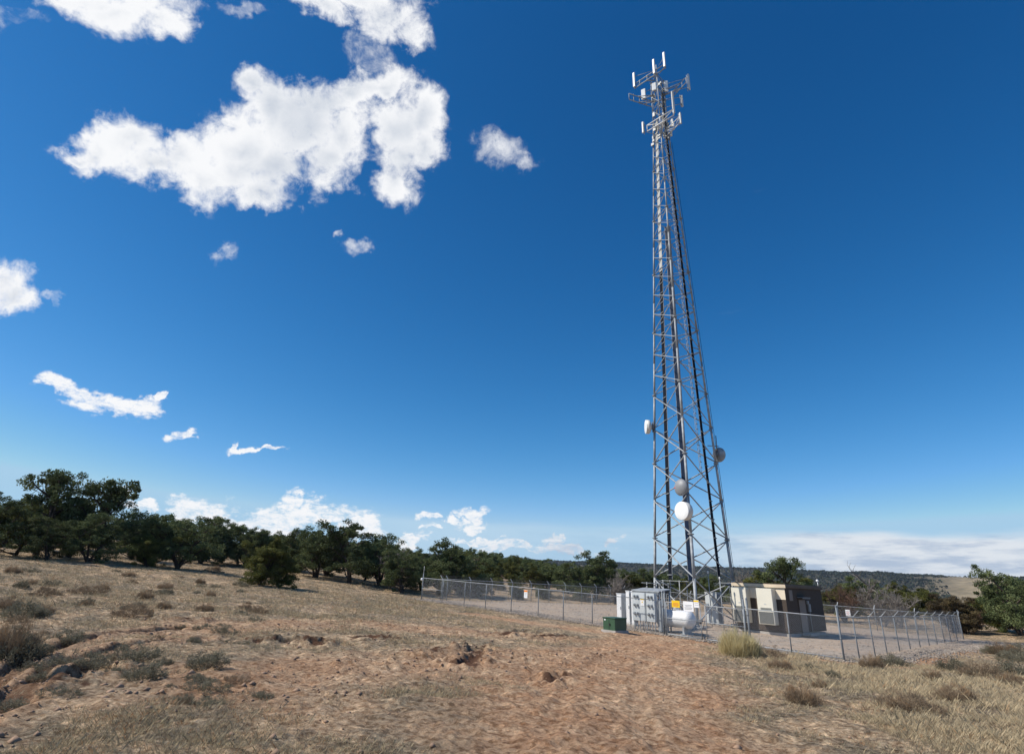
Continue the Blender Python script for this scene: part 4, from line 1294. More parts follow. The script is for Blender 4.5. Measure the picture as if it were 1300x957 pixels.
px_tree('D1', 1122, 62, 738, 'broad grey bare thicket below the tall dead tree', 'dead tree', 1.0)
px_tree('D3', 1144, 63, 743, 'grey leafless tree right of the broad bare thicket', 'dead tree', 1.0)
px_tree('D2', 1073, 66, 733, 'thin reddish-brown leafless tree right of the shelter', 'dead tree', .9)
px_tree('D1', 958, 80, 716, 'bare grey tree poking above the shelter roof', 'dead tree', .8)
px_tree('D3', 590, 71, 694, 'grey twiggy treetop on the right side of the fence-end pinyon', 'dead tree', .9)
px_tree('D1', 780, 78, 722, 'grey bare tree left of the tower behind the fence', 'dead tree', .9)
px_tree('D2', 1238, 60, 766, 'rusty leafless bush near the fence corner', 'dead tree', 1.1)

fr = random.Random(12)
def fill(n, x0, x1, y0, y1, hmin, hmax, label, group, kinds, test=lambda x, y: True, mind=2.6):
    pts = []; tries = 0
    while len(pts) < n and tries < 9000:
        tries += 1; x, y = fr.uniform(x0, x1), fr.uniform(y0, y1)
        if not test(x, y) or float(in_pad(x, y)) > -4: continue
        if any((x - a) ** 2 + (y - b) ** 2 < mind ** 2 for a, b in pts): continue
        pts.append((x, y)); put_tree(fr.choice(kinds), x, y, fr.uniform(hmin, hmax), label, 'tree', group, fr.uniform(1.0, 1.4))
K = ['P0', 'P1', 'P2', 'P3', 'P0', 'P3', 'J2', 'J0']
fill(24, -70, -26, 58, 92, 3.4, 5.0, 'dark green tree packed in the woods behind the left clusters', 'trees in the woods on the left', K, lambda x, y: x / y < -.40 and x / y > -.95 and y > 56 + abs(x + 38) * .1)
fill(22, -40, -6, 82, 125, 3.4, 4.8, 'dark green tree in the woods behind the middle wood line', 'trees in the woods in the middle', K, lambda x, y: -.42 < x / y < -.07)
fill(46, -12, 12, 105, 190, 3.6, 5.0, 'small far tree on the low rise beyond the left half of the compound', 'trees on the low rise', K, lambda x, y: -.10 < x / y < .14)
fill(34, 14, 50, 98, 170, 3.4, 4.8, 'small far tree beyond the back fence between airy pinyon and shelter', 'trees beyond the back fence', K, lambda x, y: .12 < x / y < .5)
fill(40, 36, 125, 84, 170, 3.2, 4.6, 'small far tree beyond the side fence in the right-hand scrub', 'trees in the right-hand scrub', K + ['J1', 'B0', 'J1', 'J0'], lambda x, y: .46 < x / y < .92)
fill(26, -26, 12, 62, 100, 0.9, 2.0, 'knee-high juniper sprout on the slope beyond the left fence', 'juniper sprouts', ['J0', 'J1'], lambda x, y: -.12 < x / y < .2)

# far woods: clumps for the valley and mesa, one mass
def far_woods():
    r = np.random.default_rng(3); n = 42000
    az = np.radians(r.uniform(-12, 52, n)); rr = 190 + 2300 * r.random(n) ** 1.15
    x, y = np.sin(az) * rr, np.cos(az) * rr
    dens = fbm(x / 190, y / 190, 71, 4) + .45 - .85 * np.exp(-((az - .665) / .05) ** 2) * (rr > 1300)
    keep = (dens + r.random(n) * .5 > .0); x, y, rr, az = x[keep], y[keep], rr[keep], az[keep]; n = len(x)
    z = terrain_z(x, y)
    per = 9; h = r.uniform(3.0, 5.0, n) * (1 + .7 * (rr > 900)); ci = np.repeat(np.arange(n), per); tot = n * per
    dirs = r.normal(0, 1, (tot, 3)); dirs /= np.linalg.norm(dirs, axis=1)[:, None]; dirs[:, 2] = np.abs(dirs[:, 2]) 
    cen = np.stack([x[ci], y[ci], z[ci]], 1) + dirs * h[ci][:, None] * np.array([.5, .5, .5]) + np.array([0, 0, 1]) * (h[ci] * .25)[:, None]
    u_ = np.cross(dirs, r.normal(0, 1, (tot, 3))); u_ /= np.linalg.norm(u_, axis=1)[:, None]; w_ = np.cross(dirs, u_)
    s_ = (h[ci] * r.uniform(.2, .4, tot))[:, None]
    V = np.stack([cen - u_ * s_, cen - w_ * s_ * .8, cen + u_ * s_, cen + w_ * s_ * .8 + dirs * s_ * .6], 1).reshape(-1, 3)
    o = np_mesh('woodland', V, np.arange(tot * 4).reshape(-1, 4), M['farwoods'], None, {'tint': ('FACE', np.clip(r.random(n)[ci] * .7 + .3 * r.random(tot), 0, 1))})
    tag(o, 'far dark green woodland covering the valley and the mesa', 'woodland', kind='stuff')
far_woods()


# ------------------------------------------------------------------ grass and shrubs
def blades(cx, cy, cz, hgt, spread, nb, r, wid, tint, lean=.6):
    """many tufts at once; arrays per tuft"""
    n = len(cx); ci = np.repeat(np.arange(n), nb); tot = n * nb
    a = r.random(tot) * 6.283; rad = np.sqrt(r.random(tot)) * spread[ci]
    bx = cx[ci] + np.cos(a) * rad * .5; by = cy[ci] + np.sin(a) * rad * .5; bz = cz[ci] - .02
    h = hgt[ci] * (.55 + .6 * r.random(tot)); ln = lean * (.3 + r.random(tot))
    tx = bx + np.cos(a) * h * ln; ty = by + np.sin(a) * h * ln; tz = bz + h
    pa = a + 1.57 + r.normal(0, .6, tot); w = wid[ci] * (.6 + .8 * r.random(tot))
    mx_, my_, mz_ = bx * .55 + tx * .45, by * .55 + ty * .45, bz + (tz - bz) * .58
    V = np.stack([np.stack([bx - np.cos(pa) * w, by - np.sin(pa) * w, bz], 1), np.stack([bx + np.cos(pa) * w, by + np.sin(pa) * w, bz], 1),
                  np.stack([mx_ + np.cos(pa) * w * .8, my_ + np.sin(pa) * w * .8, mz_], 1), np.stack([tx, ty, tz], 1),], 1).reshape(-1, 3)
    F = np.arange(tot * 4).reshape(-1, 4)
    return V, F, np.clip(tint[ci] + r.normal(0, .10, tot), 0, 1)

def grass():
    r = np.random.default_rng(5); n = 260000
    az = np.radians(r.uniform(-50, 50, n)); rr = 5 * np.exp(r.random(n) ** .9 * math.log(95 / 5))
    x, y = np.sin(az) * rr, np.cos(az) * rr
    bare, pad = masks(x, y)
    cl = fbm(x / 1.6, y / 1.6, 21, 4)
    right = sstep(3, 9, x - .12 * y) * sstep(40, 25, y)
    left = sstep(-1, -10, x) 
    farl = sstep(18, 34, rr) * sstep(5, -5, x)
    dens = .27 + .40 * farl + .95 * right + .22 * left + cl * 1.5 - bare * 1.25 - .35 * sstep(14, 9, rr)
    ip_ = in_pad(x, y, 0.0); keep = (r.random(n) < dens) & (ip_ < -.7) | (np.abs(ip_) < .75) & (cl > .12) & (r.random(n) < .5)
    x, y, rr, right, farl, cl = [q[keep] for q in (x, y, rr, right, farl, cl)]; n = len(x)
    z = terrain_z(x, y)
    h = r.uniform(.03, .09, n) * (1 + 1.0 * right) * (1 + .8 * farl) * (1 + .5 * np.clip(cl, 0, 1))
    big = r.random(n) < .03; h = np.where(big, h * 1.5, h)
    tint = np.clip(.10 + .42 * r.random(n) + .26 * right + .12 * cl + .04 * farl, 0, .82); rust = r.random(n) < .07 * (1 - right); tint = np.where(rust, 1.0, tint)
    wid = (.0011 + .00012 * rr) * (1 - .25 * right)
    V, F, t = blades(x, y, z, h, h * 1.1 + .05, 6, r, wid, tint, .8)
    o = np_mesh('grass', V, F, M['grass'], None, {'tint': ('FACE', t)})
    tag(o, 'dry straw-coloured grass growing over the sandy ground', 'grass', kind='stuff')
    print('grass tufts', n)
grass()

def clods():
    """crumbled lumps of soil lying on the churned ground"""
    r = np.random.default_rng(15); n = 5200
    az = np.radians(r.uniform(-46, 30, n)); rr = 6 * np.exp(r.random(n) * math.log(38 / 6)); x, y = np.sin(az) * rr, np.cos(az) * rr
    ch = np.maximum(sstep(4, .5, seg_dist(x, y, SOIL)), sstep(3.5, .3, seg_dist(x, y, SOIL2)))
    for Rr in (RUT1, RUT2): ch = np.maximum(ch, sstep(1.2, .4, seg_dist(x, y, Rr)))
    for Q in CRACKS: ch = np.maximum(ch, 1.6 * sstep(1.1, .2, seg_dist(x, y, Q)))
    keep = (r.random(n) < ch * .8 + .05) & (in_pad(x, y, 1) < 0); x, y = x[keep], y[keep]; n = len(x); z = terrain_z(x, y)
    oc = np.array([[1, 0, 0], [0, 1, 0], [-1, 0, 0], [0, -1, 0], [0, 0, 1], [0, 0, -1]], float)
    fc = np.array([[0, 1, 4], [1, 2, 4], [2, 3, 4], [3, 0, 4], [1, 0, 5], [2, 1, 5], [3, 2, 5], [0, 3, 5]])
    s = (.018 + .06 * r.random(n) ** 3)[:, None, None]
    V = oc[None] * s * r.uniform(.6, 1.4, (n, 6, 1)) * np.array([1.2, 1, .7]); ro = r.random(n) * 6.28
    c_, s_ = np.cos(ro)[:, None], np.sin(ro)[:, None]; X = V[..., 0] * c_ - V[..., 1] * s_; Y = V[..., 0] * s_ + V[..., 1] * c_
    V = np.stack([X + x[:, None], Y + y[:, None], V[..., 2] + z[:, None] + .01], -1).reshape(-1, 3)
    F = (fc[None] + (np.arange(n) * 6)[:, None, None]).reshape(-1, 3)
    o = np_mesh('soil_clods', V, F, mat('dry_soil_clod', (.40, .26, .17), .95, 0, noise=.4, nscale=.8), None)
    tag(o, 'crumbled clods of dry soil lying on the churned ground', 'soil', kind='stuff')
clods()

def gravel_stones():
    r = np.random.default_rng(25); n = 16000; la = np.linalg.norm(B - A)
    S = r.uniform(-1.2, la + 1.2, n); T = np.where(r.random(n) < .6, r.uniform(-1.2, 3, n), r.uniform(-1, 33, n))
    x = A[0] + eAB[0] * S + eBC[0] * T; y = A[1] + eAB[1] * S + eBC[1] * T
    x2 = B[0] + eBC[0] * (T * 0 + r.uniform(0, 33, n)) + eAB[0] * r.normal(.3, .8, n); y2 = B[1] + eBC[1] * 0; k = r.random(n) < .25
    tt = r.uniform(0, 33, n); of = r.normal(.6, .7, n); x = np.where(k, B[0] + eBC[0] * tt + eAB[0] * of, x); y = np.where(k, B[1] + eBC[1] * tt + eAB[1] * of, y)
    z = terrain_z(x, y) + .035
    oc = np.array([[1, 0, 0], [0, 1, 0], [-1, 0, 0], [0, -1, 0], [0, 0, 1], [0, 0, -1]], float)
    fc = np.array([[0, 1, 4], [1, 2, 4], [2, 3, 4], [3, 0, 4], [1, 0, 5], [2, 1, 5], [3, 2, 5], [0, 3, 5]])
    s = (.02 + .05 * r.random(n) ** 2)[:, None, None]
    V = oc[None] * s * r.uniform(.6, 1.4, (n, 6, 1)) * np.array([1.2, 1, .7]) + np.stack([x, y, z], 1)[:, None, :]
    F = (fc[None] + (np.arange(n) * 6)[:, None, None]).reshape(-1, 3)
    o = np_mesh('gravel_stones', V.reshape(-1, 3), F, mat('pale_gravel_stone', (.40, .335, .27), .9, 0, noise=.6, nscale=3), None)
    tag(o, 'loose pale gravel stones scattered over the compound and its edge', 'gravel', kind='stuff')
gravel_stones()

def shrub_proto(seed, m, ncl, per, name, flat, ll, lw, upright=.6, tip=.25):
    """clumps of small leaves over a lumpy dome, unit height, about two units wide"""
    r = np.random.default_rng(seed)
    a = r.random(ncl) * 6.283; q = np.sqrt(r.random(ncl)); lump = 1 + .35 * vnoise(np.cos(a) * 2.2, np.sin(a) * 2.2, seed)
    rad = q * flat * lump; zt = np.sqrt(np.clip(1 - q ** 2 * .85, .05, 1)) * r.uniform(.72, 1.0, ncl)
    C0 = np.stack([np.cos(a) * rad, np.sin(a) * rad, zt * r.uniform(.35, .95, ncl)], 1)
    low = r.random(ncl) < .3; C0[low, 2] *= .5
    P = []
    for k in range(0, ncl, 2):
        st = np.array([C0[k, 0] * .15, C0[k, 1] * .15, -.03]); mid = C0[k] * np.array([.7, .7, .45]) + r.normal(0, .04, 3)
        P.append(tube_np([st, mid, C0[k] + np.array([0, 0, .05])], [.016, .010, .003], 3))
    V1, F1 = merge(P)
    tot = ncl * per; ci = np.repeat(np.arange(ncl), per)
    out_ = C0[ci] * np.array([1, 1, .4]); d = r.normal(0, .55, (tot, 3)) + out_ * .7 + np.array([0, 0, upright]); d /= np.linalg.norm(d, axis=1)[:, None]
    c = C0[ci] + r.normal(0, .085, (tot, 3)); s_ = np.cross(d, r.normal(0, 1, (tot, 3))); s_ /= np.linalg.norm(s_, axis=1)[:, None]
    L_ = (ll * r.uniform(.6, 1.3, tot))[:, None]; w = lw * r.uniform(.6, 1.3, tot)[:, None]
    c[:, 2] = np.maximum(c[:, 2], .02)
    V = np.stack([c - s_ * w, c + s_ * w, c + d * L_ * .6 + s_ * w * .9, c + d * L_], 1).reshape(-1, 3)
    t = np.clip(r.random(ncl)[ci] * .5 + r.random(tot) * .35 + tip * (V.reshape(-1, 4, 3)[:, 3, 2] - .4), 0, 1)
    root = empty(name); np_mesh('foliage', V, np.arange(tot * 4).reshape(-1, 4), m, root, {'tint': ('FACE', t)})
    np_mesh('stem', V1, F1, M['bark'], root)
    return root
SP = {'S0': shrub_proto(1, M['sage'], 60, 70, 'sagebrush', .95, .10, .011), 'S1': shrub_proto(2, M['sage'], 48, 70, 'sagebrush', 1.25, .10, .012), 'S2': shrub_proto(6, M['sage'], 70, 60, 'sagebrush', .85, .09, .011),
      'R0': shrub_proto(3, M['rabbit'], 150, 60, 'rabbitbrush', .72, .30, .0048, 2.2), 'U0': shrub_proto(4, M['rust'], 80, 60, 'dry_bush', .75, .20, .006, 1.5, .75), 'U1': shrub_proto(5, M['rust'], 60, 60, 'dry_bush', 1.15, .16, .007, .9)}
PROTO.update(SP)
def px_shrub(pk, u, v, h, label, cat='shrub', wide=1., group=None):
    x, y = gpt(u, v); return put_tree(pk, x, y, h, label, cat, group, wide, sink=.03)
px_shrub('R0', 938, 834, 1.0, 'large straw-yellow rabbitbrush clump in front of the gate', wide=.95)
px_shrub('U1', 968, 836, .55, 'grey-brown brush spreading at the right foot of the yellow rabbitbrush', wide=1.3)
px_shrub('U0', 8, 838, .7, 'orange-topped dry bush at the left edge of the foreground', wide=.8)
px_shrub('S0', 22, 840, .6, 'grey sagebrush at the foot of the orange-topped bush', wide=1.0)
px_shrub('S0', 30, 783, .6, 'dark sagebrush left of the ruts in the middle distance', wide=1.2)
px_shrub('S1', 157, 842, .45, 'grey-green sagebrush in the lower left foreground', wide=1.2)
px_shrub('S2', 262, 850, .4, 'small dark sagebrush alone on pale sand in the lower left', wide=1.2)
px_shrub('S0', 85, 815, .42, 'grey-green sagebrush just right of the ruts', wide=1.1)
px_shrub('S1', 95, 850, .4, 'sagebrush beside the rut end in the bottom left', wide=1.1)
px_shrub('S2', 180, 866, .38, 'sagebrush on the bottom left, nearest the camera', wide=1.1)
px_shrub('U1', 168, 785, .5, 'brown brush tuft standing above the grass on the left', wide=1.1)
px_shrub('S1', 285, 802, .32, 'grey sage tuft at the right end of the left scrub', wide=1.2)
px_shrub('S0', 1135, 846, .62, 'pale grey sagebrush below the side fence near the orange washout', wide=1.2)
px_shrub('U0', 1108, 852, .5, 'rusty dry bush left of the pale sagebrush', wide=1.0)
px_shrub('S2', 1258, 830, .6, 'large pale sagebrush on the right bank', wide=1.0)
px_shrub('S1', 1292, 840, .6, 'grey sagebrush cut by the right edge of the picture', wide=1.2)
px_shrub('U0', 1262, 808, .8, 'rounded orange-brown dry bush beyond the fence corner', wide=1.1)
px_shrub('S0', 1215, 856, .6, 'grey-green sagebrush in the lower right foreground', wide=1.2)
px_shrub('U1', 1250, 862, .6, 'brown dry bush near the lower right corner', wide=1.1)
px_shrub('S2', 1292, 860, .7, 'sagebrush in the lower right corner', wide=1.2)
for u, v, h in ((735, 756, .8), (742, 757, .8), (722, 756, .7), (712, 757, .6), (700, 755, .6)):
    d = ray(u, v); x, y = d[0] * 78, 78; put_tree('S0', x, y, h, 'pale grey sagebrush in the row seen through the fence beyond the compound', 'shrub', 'sagebrush row beyond the compound', 1.3)
for n_, (u0, u1, v0, v1, lab, grp, kinds, h0, h1) in zip((60, 40, 14, 10), (
        (0, 330, 705, 780, 'low dry brush scattered over the far left slope', 'brush on the far left slope', ['U0', 'U1', 'S0', 'S1', 'U0'], .15, .45),
        (0, 340, 785, 900, 'knee-low sage tuft on the left foreground sand', 'sage tufts in the left foreground', ['S0', 'S1', 'S2', 'S1', 'U1'], .08, .24),
        (985, 1300, 842, 905, 'dry foreground brush in the straw grass below the right fence', 'brush in the right foreground', ['U0', 'U0', 'S0', 'U1'], .15, .42),
        (1225, 1300, 795, 838, 'scrubby sage on the bank beyond the fence corner', 'brush on the right bank', ['S0', 'U0', 'S2'], .4, .8))):
    for q in range(n_):
        for _ in range(20):
            u, v = fr.uniform(u0, u1), v0 + (v1 - v0) * fr.random()
            x, y = gpt(u, v)
            if float(in_pad(x, y, 2.0)) < 0: break
        put_tree(fr.choice(kinds), x, y, fr.uniform(h0, h1), lab, 'shrub', grp, fr.uniform(1.0, 1.5), sink=.03)

# fallen dead branches at the right
def fallen():
    x0, y0 = gpt(1275, 803); r = np.random.default_rng(9); g = gz(x0, y0)
    root = empty('fallen_branches', (x0, y0, g)); tag(root, 'tangle of bleached fallen branches on the ground at the right edge', 'fallen branches')
    for k in range(9):
        P = []; a = r.random() * 6.28; st = (r.normal(0, 1.2), r.normal(0, .8), .1 + .2 * r.random())
        br, _ = wander(st, (math.cos(a), math.sin(a), .35), 2.2 + r.random(), 7, r, -.03, .35); P.append(tube_np(br, np.linspace(.07, .02, 8), 6))
        for q in range(10):
            i = int(r.random() * 7); tw, _ = wander(br[i], r.normal(0, 1, 3) + [0, 0, .4], .5 + .6 * r.random(), 4, r, 0, .5); P.append(tube_np(tw, np.linspace(.022, .006, 5), 4))
            for w_ in range(3):
                t2, _ = wander(tw[2], r.normal(0, 1, 3), .3, 3, r, 0, .5); P.append(tube_np(t2, np.linspace(.009, .003, 4), 3))
        V, F = merge(P); V[:, 2] = np.maximum(V[:, 2], -.02); np_mesh('branch', V, F, M['deadwood'], root)
fallen()

# drop any prototype that was never placed
for k, o in PROTO.items():
    if k not in used:
        for ch in list(o.children): bpy.data.objects.remove(ch)
        bpy.data.objects.remove(o)

# ------------------------------------------------------------------ air between here and the mesa
HAZE = 0.00006
hb = MB(); hb.box((0, 1500, 15), (7000, 7000, 130)); ho = hb.build('haze', bpy.data.materials.new('air'))
tag(ho, 'thin blue air in front of the far mesa', 'haze', kind='stuff')
hm = ho.data.materials[0]; hm.use_nodes = True; hn = hm.node_tree
for nn in list(hn.nodes):
    if nn.type != 'OUTPUT_MATERIAL': hn.nodes.remove(nn)
pv = hn.nodes.new('ShaderNodeVolumePrincipled'); pv.inputs['Color'].default_value = (.72, .84, 1, 1); pv.inputs['Density'].default_value = HAZE; pv.inputs['Anisotropy'].default_value = .2
hn.links.new(pv.outputs[0], [n for n in hn.nodes if n.type == 'OUTPUT_MATERIAL'][0].inputs['Volume'])

# ------------------------------------------------------------------ light
SUN_EL = R(44); SUN_DIR = V3((-.985, -.12, 0)).normalized() * math.cos(SUN_EL) + V3((0, 0, math.sin(SUN_EL)))
sd = bpy.data.lights.new('sun', 'SUN'); sd.energy = 4.9; sd.angle = R(.53); sd.color = (1, .94, .85)
so = bpy.data.objects.new('sun', sd); COL.objects.link(so); so.rotation_euler = (-SUN_DIR).to_track_quat('-Z', 'Y').to_euler()

w = bpy.data.worlds.new('World'); scene.world = w; w.use_nodes = True
nt = w.node_tree; N = nt.nodes; L = nt.links; N.clear()
SKY_STRENGTH = .11
out = N.new('ShaderNodeOutputWorld'); bg = N.new('ShaderNodeBackground'); bg.inputs['Strength'].default_value = SKY_STRENGTH
L.new(bg.outputs[0], out.inputs['Surface'])
sky = N.new('ShaderNodeTexSky'); sky.sky_type = 'NISHITA'; sky.sun_disc = False; sky.sun_elevation = SUN_EL
sky.sun_rotation = math.atan2(SUN_DIR.x, SUN_DIR.y); sky.altitude = 2100; sky.air_density = 1.0; sky.dust_density = .35; sky.ozone_density = 2.5
hs = N.new('ShaderNodeHueSaturation'); hs.inputs['Saturation'].default_value = 1.12; hs.inputs['Value'].default_value = 1.0
gm = N.new('ShaderNodeGamma'); gm.inputs['Gamma'].default_value = 1.0
L.new(sky.outputs[0], hs.inputs['Color'])
tc = N.new('ShaderNodeTexCoord'); sp = N.new('ShaderNodeSeparateXYZ'); L.new(tc.outputs['Generated'], sp.inputs[0])

def mth(op, a, b=None, c=None, clamp=False):
    x = N.new('ShaderNodeMath'); x.operation = op; x.use_clamp = clamp
    for i, q in enumerate((a, b, c)):
        if q is None: continue
        if isinstance(q, (int, float)): x.inputs[i].default_value = q
        else: L.new(q, x.inputs[i])
    return x.outputs[0]
def mrange(v, a, b, c=0., d=1., smooth=True):
    x = N.new('ShaderNodeMapRange'); x.interpolation_type = 'SMOOTHSTEP' if smooth else 'LINEAR'
    for k, q in zip(('From Min', 'From Max', 'To Min', 'To Max'), (a, b, c, d)): x.inputs[k].default_value = q
    L.new(v, x.inputs['Value']); return x.outputs['Result']
# polarised, high-altitude sky: deeper towards the zenith
sc_ = N.new('ShaderNodeSeparateColor'); L.new(hs.outputs[0], sc_.inputs[0]); cc_ = N.new('ShaderNodeCombineColor')
for k_, (ga_, gn_, cp_) in enumerate(((1.95, 3.15, .39), (1.16, 1.24, .62), (.98, 1.19, .82))):
    o_ = mth('MINIMUM', mth('MULTIPLY', mth('POWER', mth('MULTIPLY', sc_.outputs[k_], SKY_STRENGTH), ga_), gn_ / SKY_STRENGTH), cp_ / SKY_STRENGTH)
    L.new(o_, cc_.inputs[k_])
L.new(cc_.outputs[0], gm.inputs['Color'])
az_n = mth('ARCTAN2', sp.outputs[0], sp.outputs[1]); el_n = mth('ARCSINE', sp.outputs[2])
cmb = N.new('ShaderNodeCombineXYZ'); L.new(az_n, cmb.inputs[0]); L.new(el_n, cmb.inputs[1]); cmb.inputs[2].default_value = 1
plain_ = cmb
def _wn(scale, det, ax, ay):
    n = N.new('ShaderNodeTexNoise'); n.inputs['Scale'].default_value = scale; n.inputs['Detail'].default_value = det; n.inputs['Roughness'].default_value = .6; L.new(tc.outputs['Generated'], n.inputs['Vector'])
    a_ = N.new('ShaderNodeVectorMath'); a_.operation = 'SUBTRACT'; a_.inputs[1].default_value = (.5, .5, .5); L.new(n.outputs['Color'], a_.inputs[0])
    b_ = N.new('ShaderNodeVectorMath'); b_.operation = 'MULTIPLY'; b_.inputs[1].default_value = (ax, ay, 0); L.new(a_.outputs[0], b_.inputs[0]); return b_.outputs[0]
wa_ = N.new('ShaderNodeVectorMath'); wa_.operation = 'ADD'; L.new(_wn(12, 5, .11, .085), wa_.inputs[0]); L.new(cmb.outputs[0], wa_.inputs[1])
cmb = wa_
def azel(u, v):
    d = ray(u, v); d = d / np.linalg.norm(d); return np.array([math.atan2(d[0], d[1]), math.asin(d[2])])
def blob(cx, cy, rx, ry, rot=0.):
    """ellipse in the sky, written as azimuth / elevation numbers"""
    c = azel(cx, cy); J = np.stack([(azel(cx + 1, cy) - azel(cx - 1, cy)) / 2, (azel(cx, cy + 1) - azel(cx, cy - 1)) / 2], 1)
    t = R(rot); Rm = np.array([[math.cos(t), math.sin(t)], [-math.sin(t), math.cos(t)]]); Mx = np.diag([1 / rx, 1 / ry]) @ Rm @ np.linalg.inv(J)
    k = -Mx @ c; os_ = []
    for row, kk in zip(Mx, k):
        n = N.new('ShaderNodeVectorMath'); n.operation = 'DOT_PRODUCT'; n.inputs[1].default_value = (row[0], row[1], kk); L.new(cmb.outputs[0], n.inputs[0]); os_.append(n.outputs['Value'])
    s2 = mth('ADD', mth('MULTIPLY', os_[0], os_[0]), mth('MULTIPLY', os_[1], os_[1]))
    return mth('SUBTRACT', 1.0, mth('SQRT', s2))
def noise_n(scale, detail, rough=.55, vec=None, dist=0.):
    n = N.new('ShaderNodeTexNoise'); n.inputs['Scale'].default_value = scale; n.inputs['Detail'].default_value = detail; n.inputs['Roughness'].default_value = rough; n.inputs['Distortion'].default_value = dist
    L.new(vec or tc.outputs['Generated'], n.inputs['Vector']); return n.outputs['Fac']
def union(bl):
    r = None
    for b in bl:
        o = blob(*b); r = o if r is None else mth('MAXIMUM', r, o)
    return r
PUFF = [(515, 205, 48, 52, 0), (92, 190, 36, 16, 12), (300, 190, 55, 48, 0), (345, 215, 62, 48, 0), (440, 175, 45, 60, 0), (225, 200, 60, 34, 0), (320, 110, 30, 25, 0), (540, 190, 30, 40, 0), (115, 190, 42, 30, 10), (165, 188, 60, 38, 5), (205, 215, 70, 32, 12), (255, 232, 55, 34, 15), (300, 215, 55, 42, -20), (325, 250, 40, 26, 10), (345, 140, 42, 50, 0), (385, 155, 65, 65, 0),
        (420, 200, 48, 50, 0), (400, 130, 60, 40, 0), (440, 110, 45, 26, -15), (510, 165, 52, 62, 0), (500, 228, 38, 34, 0), (535, 150, 34, 45, 10), (480, 105, 45, 22, -10),
        (150, 8, 95, 34, 8), (205, 30, 45, 22, 15), (120, -5, 75, 25, 0), (500, 22, 62, 38, 10), (525, 42, 40, 26, 15), (410, 12, 50, 22, 25), (465, -5, 60, 22, 0),
        (0, 368, 48, 40, 10), (15, 385, 40, 22, 0)]
WISP = [(28, 22, 55, 20, 12), (310, 12, 40, 12, 8), (470, 65, 40, 26, 40), (630, 192, 36, 24, 15), (655, 205, 30, 12, 5), (281, 320, 19, 15, 0), (460, 312, 15, 11, 0), (83, 385, 10, 7, -20), (75, 378, 26, 8, 0), (435, 303, 9, 5, 0)]
FLAT = [(75, 490, 52, 14, 14), (125, 505, 62, 17, 10), (165, 512, 45, 15, 3), (200, 500, 14, 7, -25), (228, 551, 27, 8.5, 6), (310, 572, 22, 4.5, 5), (343, 574, 24, 4.5, 3), (298, 568, 8, 5, -30),
        (155, 625, 16, 6, 0), (175, 644, 30, 7, 6), (260, 645, 48, 19, 0), (245, 652, 40, 14, 0), (345, 655, 50, 22, 0), (400, 652, 70, 17, 3), (362, 636, 18, 11, 0), (320, 668, 90, 16, 0),
        (520, 687, 32, 9, 4), (597, 650, 26, 9, 5), (600, 664, 28, 10, 0), (545, 659, 13, 6, 0), (572, 660, 11, 7, 0), (548, 676, 12, 5, 0), (610, 683, 40, 6, 0), (778, 690, 11, 6, 0),
        (455, 670, 40, 14, 0), (650, 694, 60, 9, 4), (720, 700, 60, 9, 4), (700, 688, 22, 5, 0)]
f_p = union(PUFF); f_w = union(WISP); f_f = union(FLAT)
# warp + fbm
n1_ = noise_n(11, 12, .60, None, .2); n2_ = noise_n(34, 8, .66, None, .4)
fl_map = N.new('ShaderNodeVectorMath'); fl_map.operation = 'MULTIPLY'; fl_map.inputs[1].default_value = (1, 2.0, 0); L.new(plain_.outputs[0], fl_map.inputs[0])
n3_ = noise_n(20, 10, .65, fl_map.outputs[0], .4); n7_ = noise_n(60, 8, .7, fl_map.outputs[0], .3) 
puffn = mth('ADD', mth('MULTIPLY', mth('SUBTRACT', n1_, .5), 3.3), mth('MULTIPLY', mth('SUBTRACT', n2_, .5), 2.4))
a_p = mrange(mth('ADD', mth('MINIMUM', mth('MULTIPLY', f_p, 2.0), 1.15), puffn), -.15, 1.2)
a_w = mth('MULTIPLY', mrange(mth('ADD', mth('MULTIPLY', mth('MINIMUM', f_w, .4), 1.2), puffn), -.05, 1.5), .85)
a_f = mrange(mth('ADD', mth('MINIMUM', mth('MULTIPLY', f_f, 1.8), .75), mth('ADD', mth('MULTIPLY', mth('SUBTRACT', n3_, .5), 3.0), mth('MULTIPLY', mth('SUBTRACT', n7_, .5), 2.2))), -.05, 1.0)
# layered bank low over the horizon, thick to the right, faint further left
el_r = el_n
bank_az = mrange(az_n, .25, .52)
n4_ = noise_n(5, 10, .6, (lambda v: v)(None) or None)
bk_map = N.new('ShaderNodeVectorMath'); bk_map.operation = 'MULTIPLY'; bk_map.inputs[1].default_value = (1, 5.5, 0); L.new(plain_.outputs[0], bk_map.inputs[0])
n5_ = noise_n(6, 6, .5, bk_map.outputs[0]); n6_ = noise_n(15, 7, .6, bk_map.outputs[0])
bandtop = mrange(el_n, R(3.6), R(5.6), 1., 0.)
wob = mth('MULTIPLY', mth('SUBTRACT', n5_, .5), 1.3)
a_b = mth('MULTIPLY', mrange(mth('ADD', mth('ADD', bandtop, wob), -.28), -.05, .6), mth('ADD', mth('MULTIPLY', bank_az, .80), .16))
a_b = mth('MULTIPLY', a_b, mrange(az_n, -.35, -.05)); a_b = mth('MULTIPLY', a_b, mrange(az_n, 1.4, 1.1))
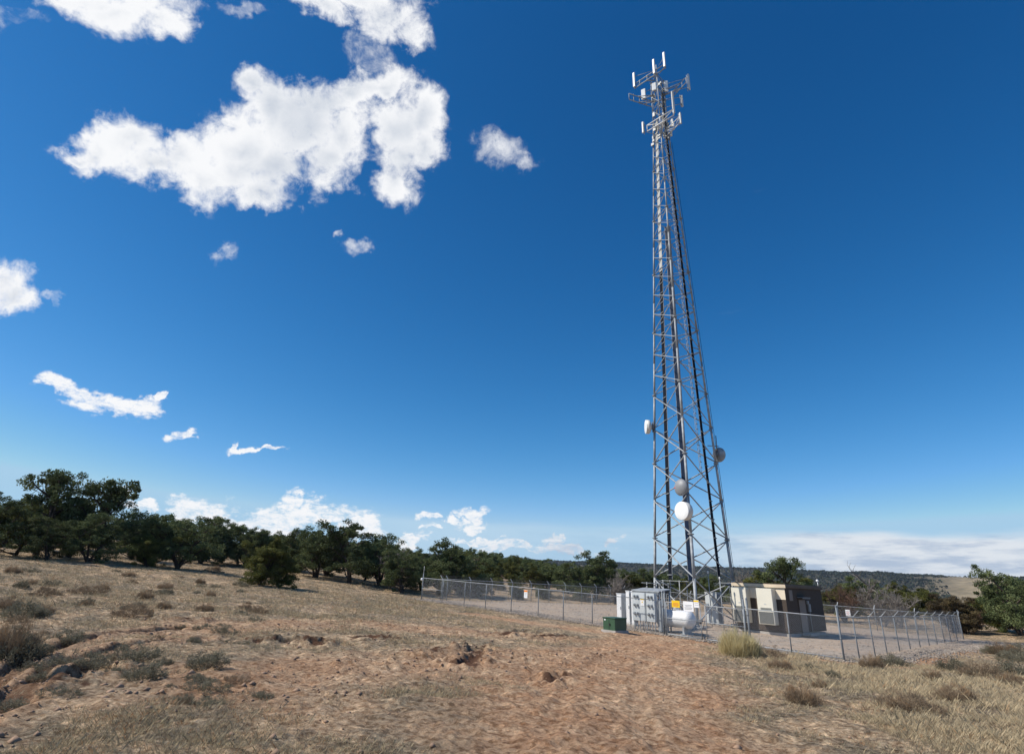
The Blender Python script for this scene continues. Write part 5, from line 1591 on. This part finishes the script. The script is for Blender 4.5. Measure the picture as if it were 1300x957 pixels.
a_p = mth('MULTIPLY', a_p, mrange(f_p, -.7, -.2)); a_f = mth('MULTIPLY', a_f, mrange(f_f, -.9, -.3)); a_w = mth('MULTIPLY', a_w, mrange(f_w, -.7, -.2))
alpha = mth('MAXIMUM', mth('MAXIMUM', a_p, a_w), mth('MAXIMUM', a_f, a_b), clamp=True)
# cloud brightness: thicker = a bit greyer/bluer
S_ = 1 / SKY_STRENGTH
dens = mrange(mth('ADD', mth('MULTIPLY', f_p, .8), mth('MULTIPLY', mth('SUBTRACT', noise_n(7, 6, .55), .5), 1.6)), .25, 1.1)
crp = N.new('ShaderNodeMix'); crp.data_type = 'RGBA'; crp.inputs['A'].default_value = (.95 * S_, .96 * S_, .98 * S_, 1); crp.inputs['B'].default_value = (.62 * S_, .67 * S_, .75 * S_, 1)
L.new(dens, crp.inputs['Factor'])
gb = mrange(mth('ADD', n6_, mth('MULTIPLY', mth('SUBTRACT', R(3.0), el_n), 3.0)), .38, .68)
bcol = N.new('ShaderNodeMix'); bcol.data_type = 'RGBA'; bcol.inputs['A'].default_value = (.78 * S_, .82 * S_, .87 * S_, 1); bcol.inputs['B'].default_value = (.46 * S_, .55 * S_, .69 * S_, 1)
L.new(gb, bcol.inputs['Factor'])
isb = mrange(el_n, R(5.0), R(7.5), 1., 0.); isb = mth('MULTIPLY', isb, mrange(az_n, -.1, .15))
cmix = N.new('ShaderNodeMix'); cmix.data_type = 'RGBA'; L.new(isb, cmix.inputs['Factor']); L.new(crp.outputs['Result'], cmix.inputs['A']); L.new(bcol.outputs['Result'], cmix.inputs['B'])
fin = N.new('ShaderNodeMix'); fin.data_type = 'RGBA'; L.new(alpha, fin.inputs['Factor']); L.new(gm.outputs[0], fin.inputs['A']); L.new(cmix.outputs['Result'], fin.inputs['B'])
L.new(fin.outputs['Result'], bg.inputs['Color'])

scene.view_settings.view_transform = 'Standard'; scene.view_settings.look = 'None'
scene.view_settings.exposure = 0.0; scene.view_settings.gamma = 1.0
scene.render.engine = 'CYCLES'
scene.cycles.max_bounces = 5; scene.cycles.diffuse_bounces = 3; scene.cycles.volume_bounces = 0
print('trees+shrubs', tcount, 'objects', len(bpy.data.objects))
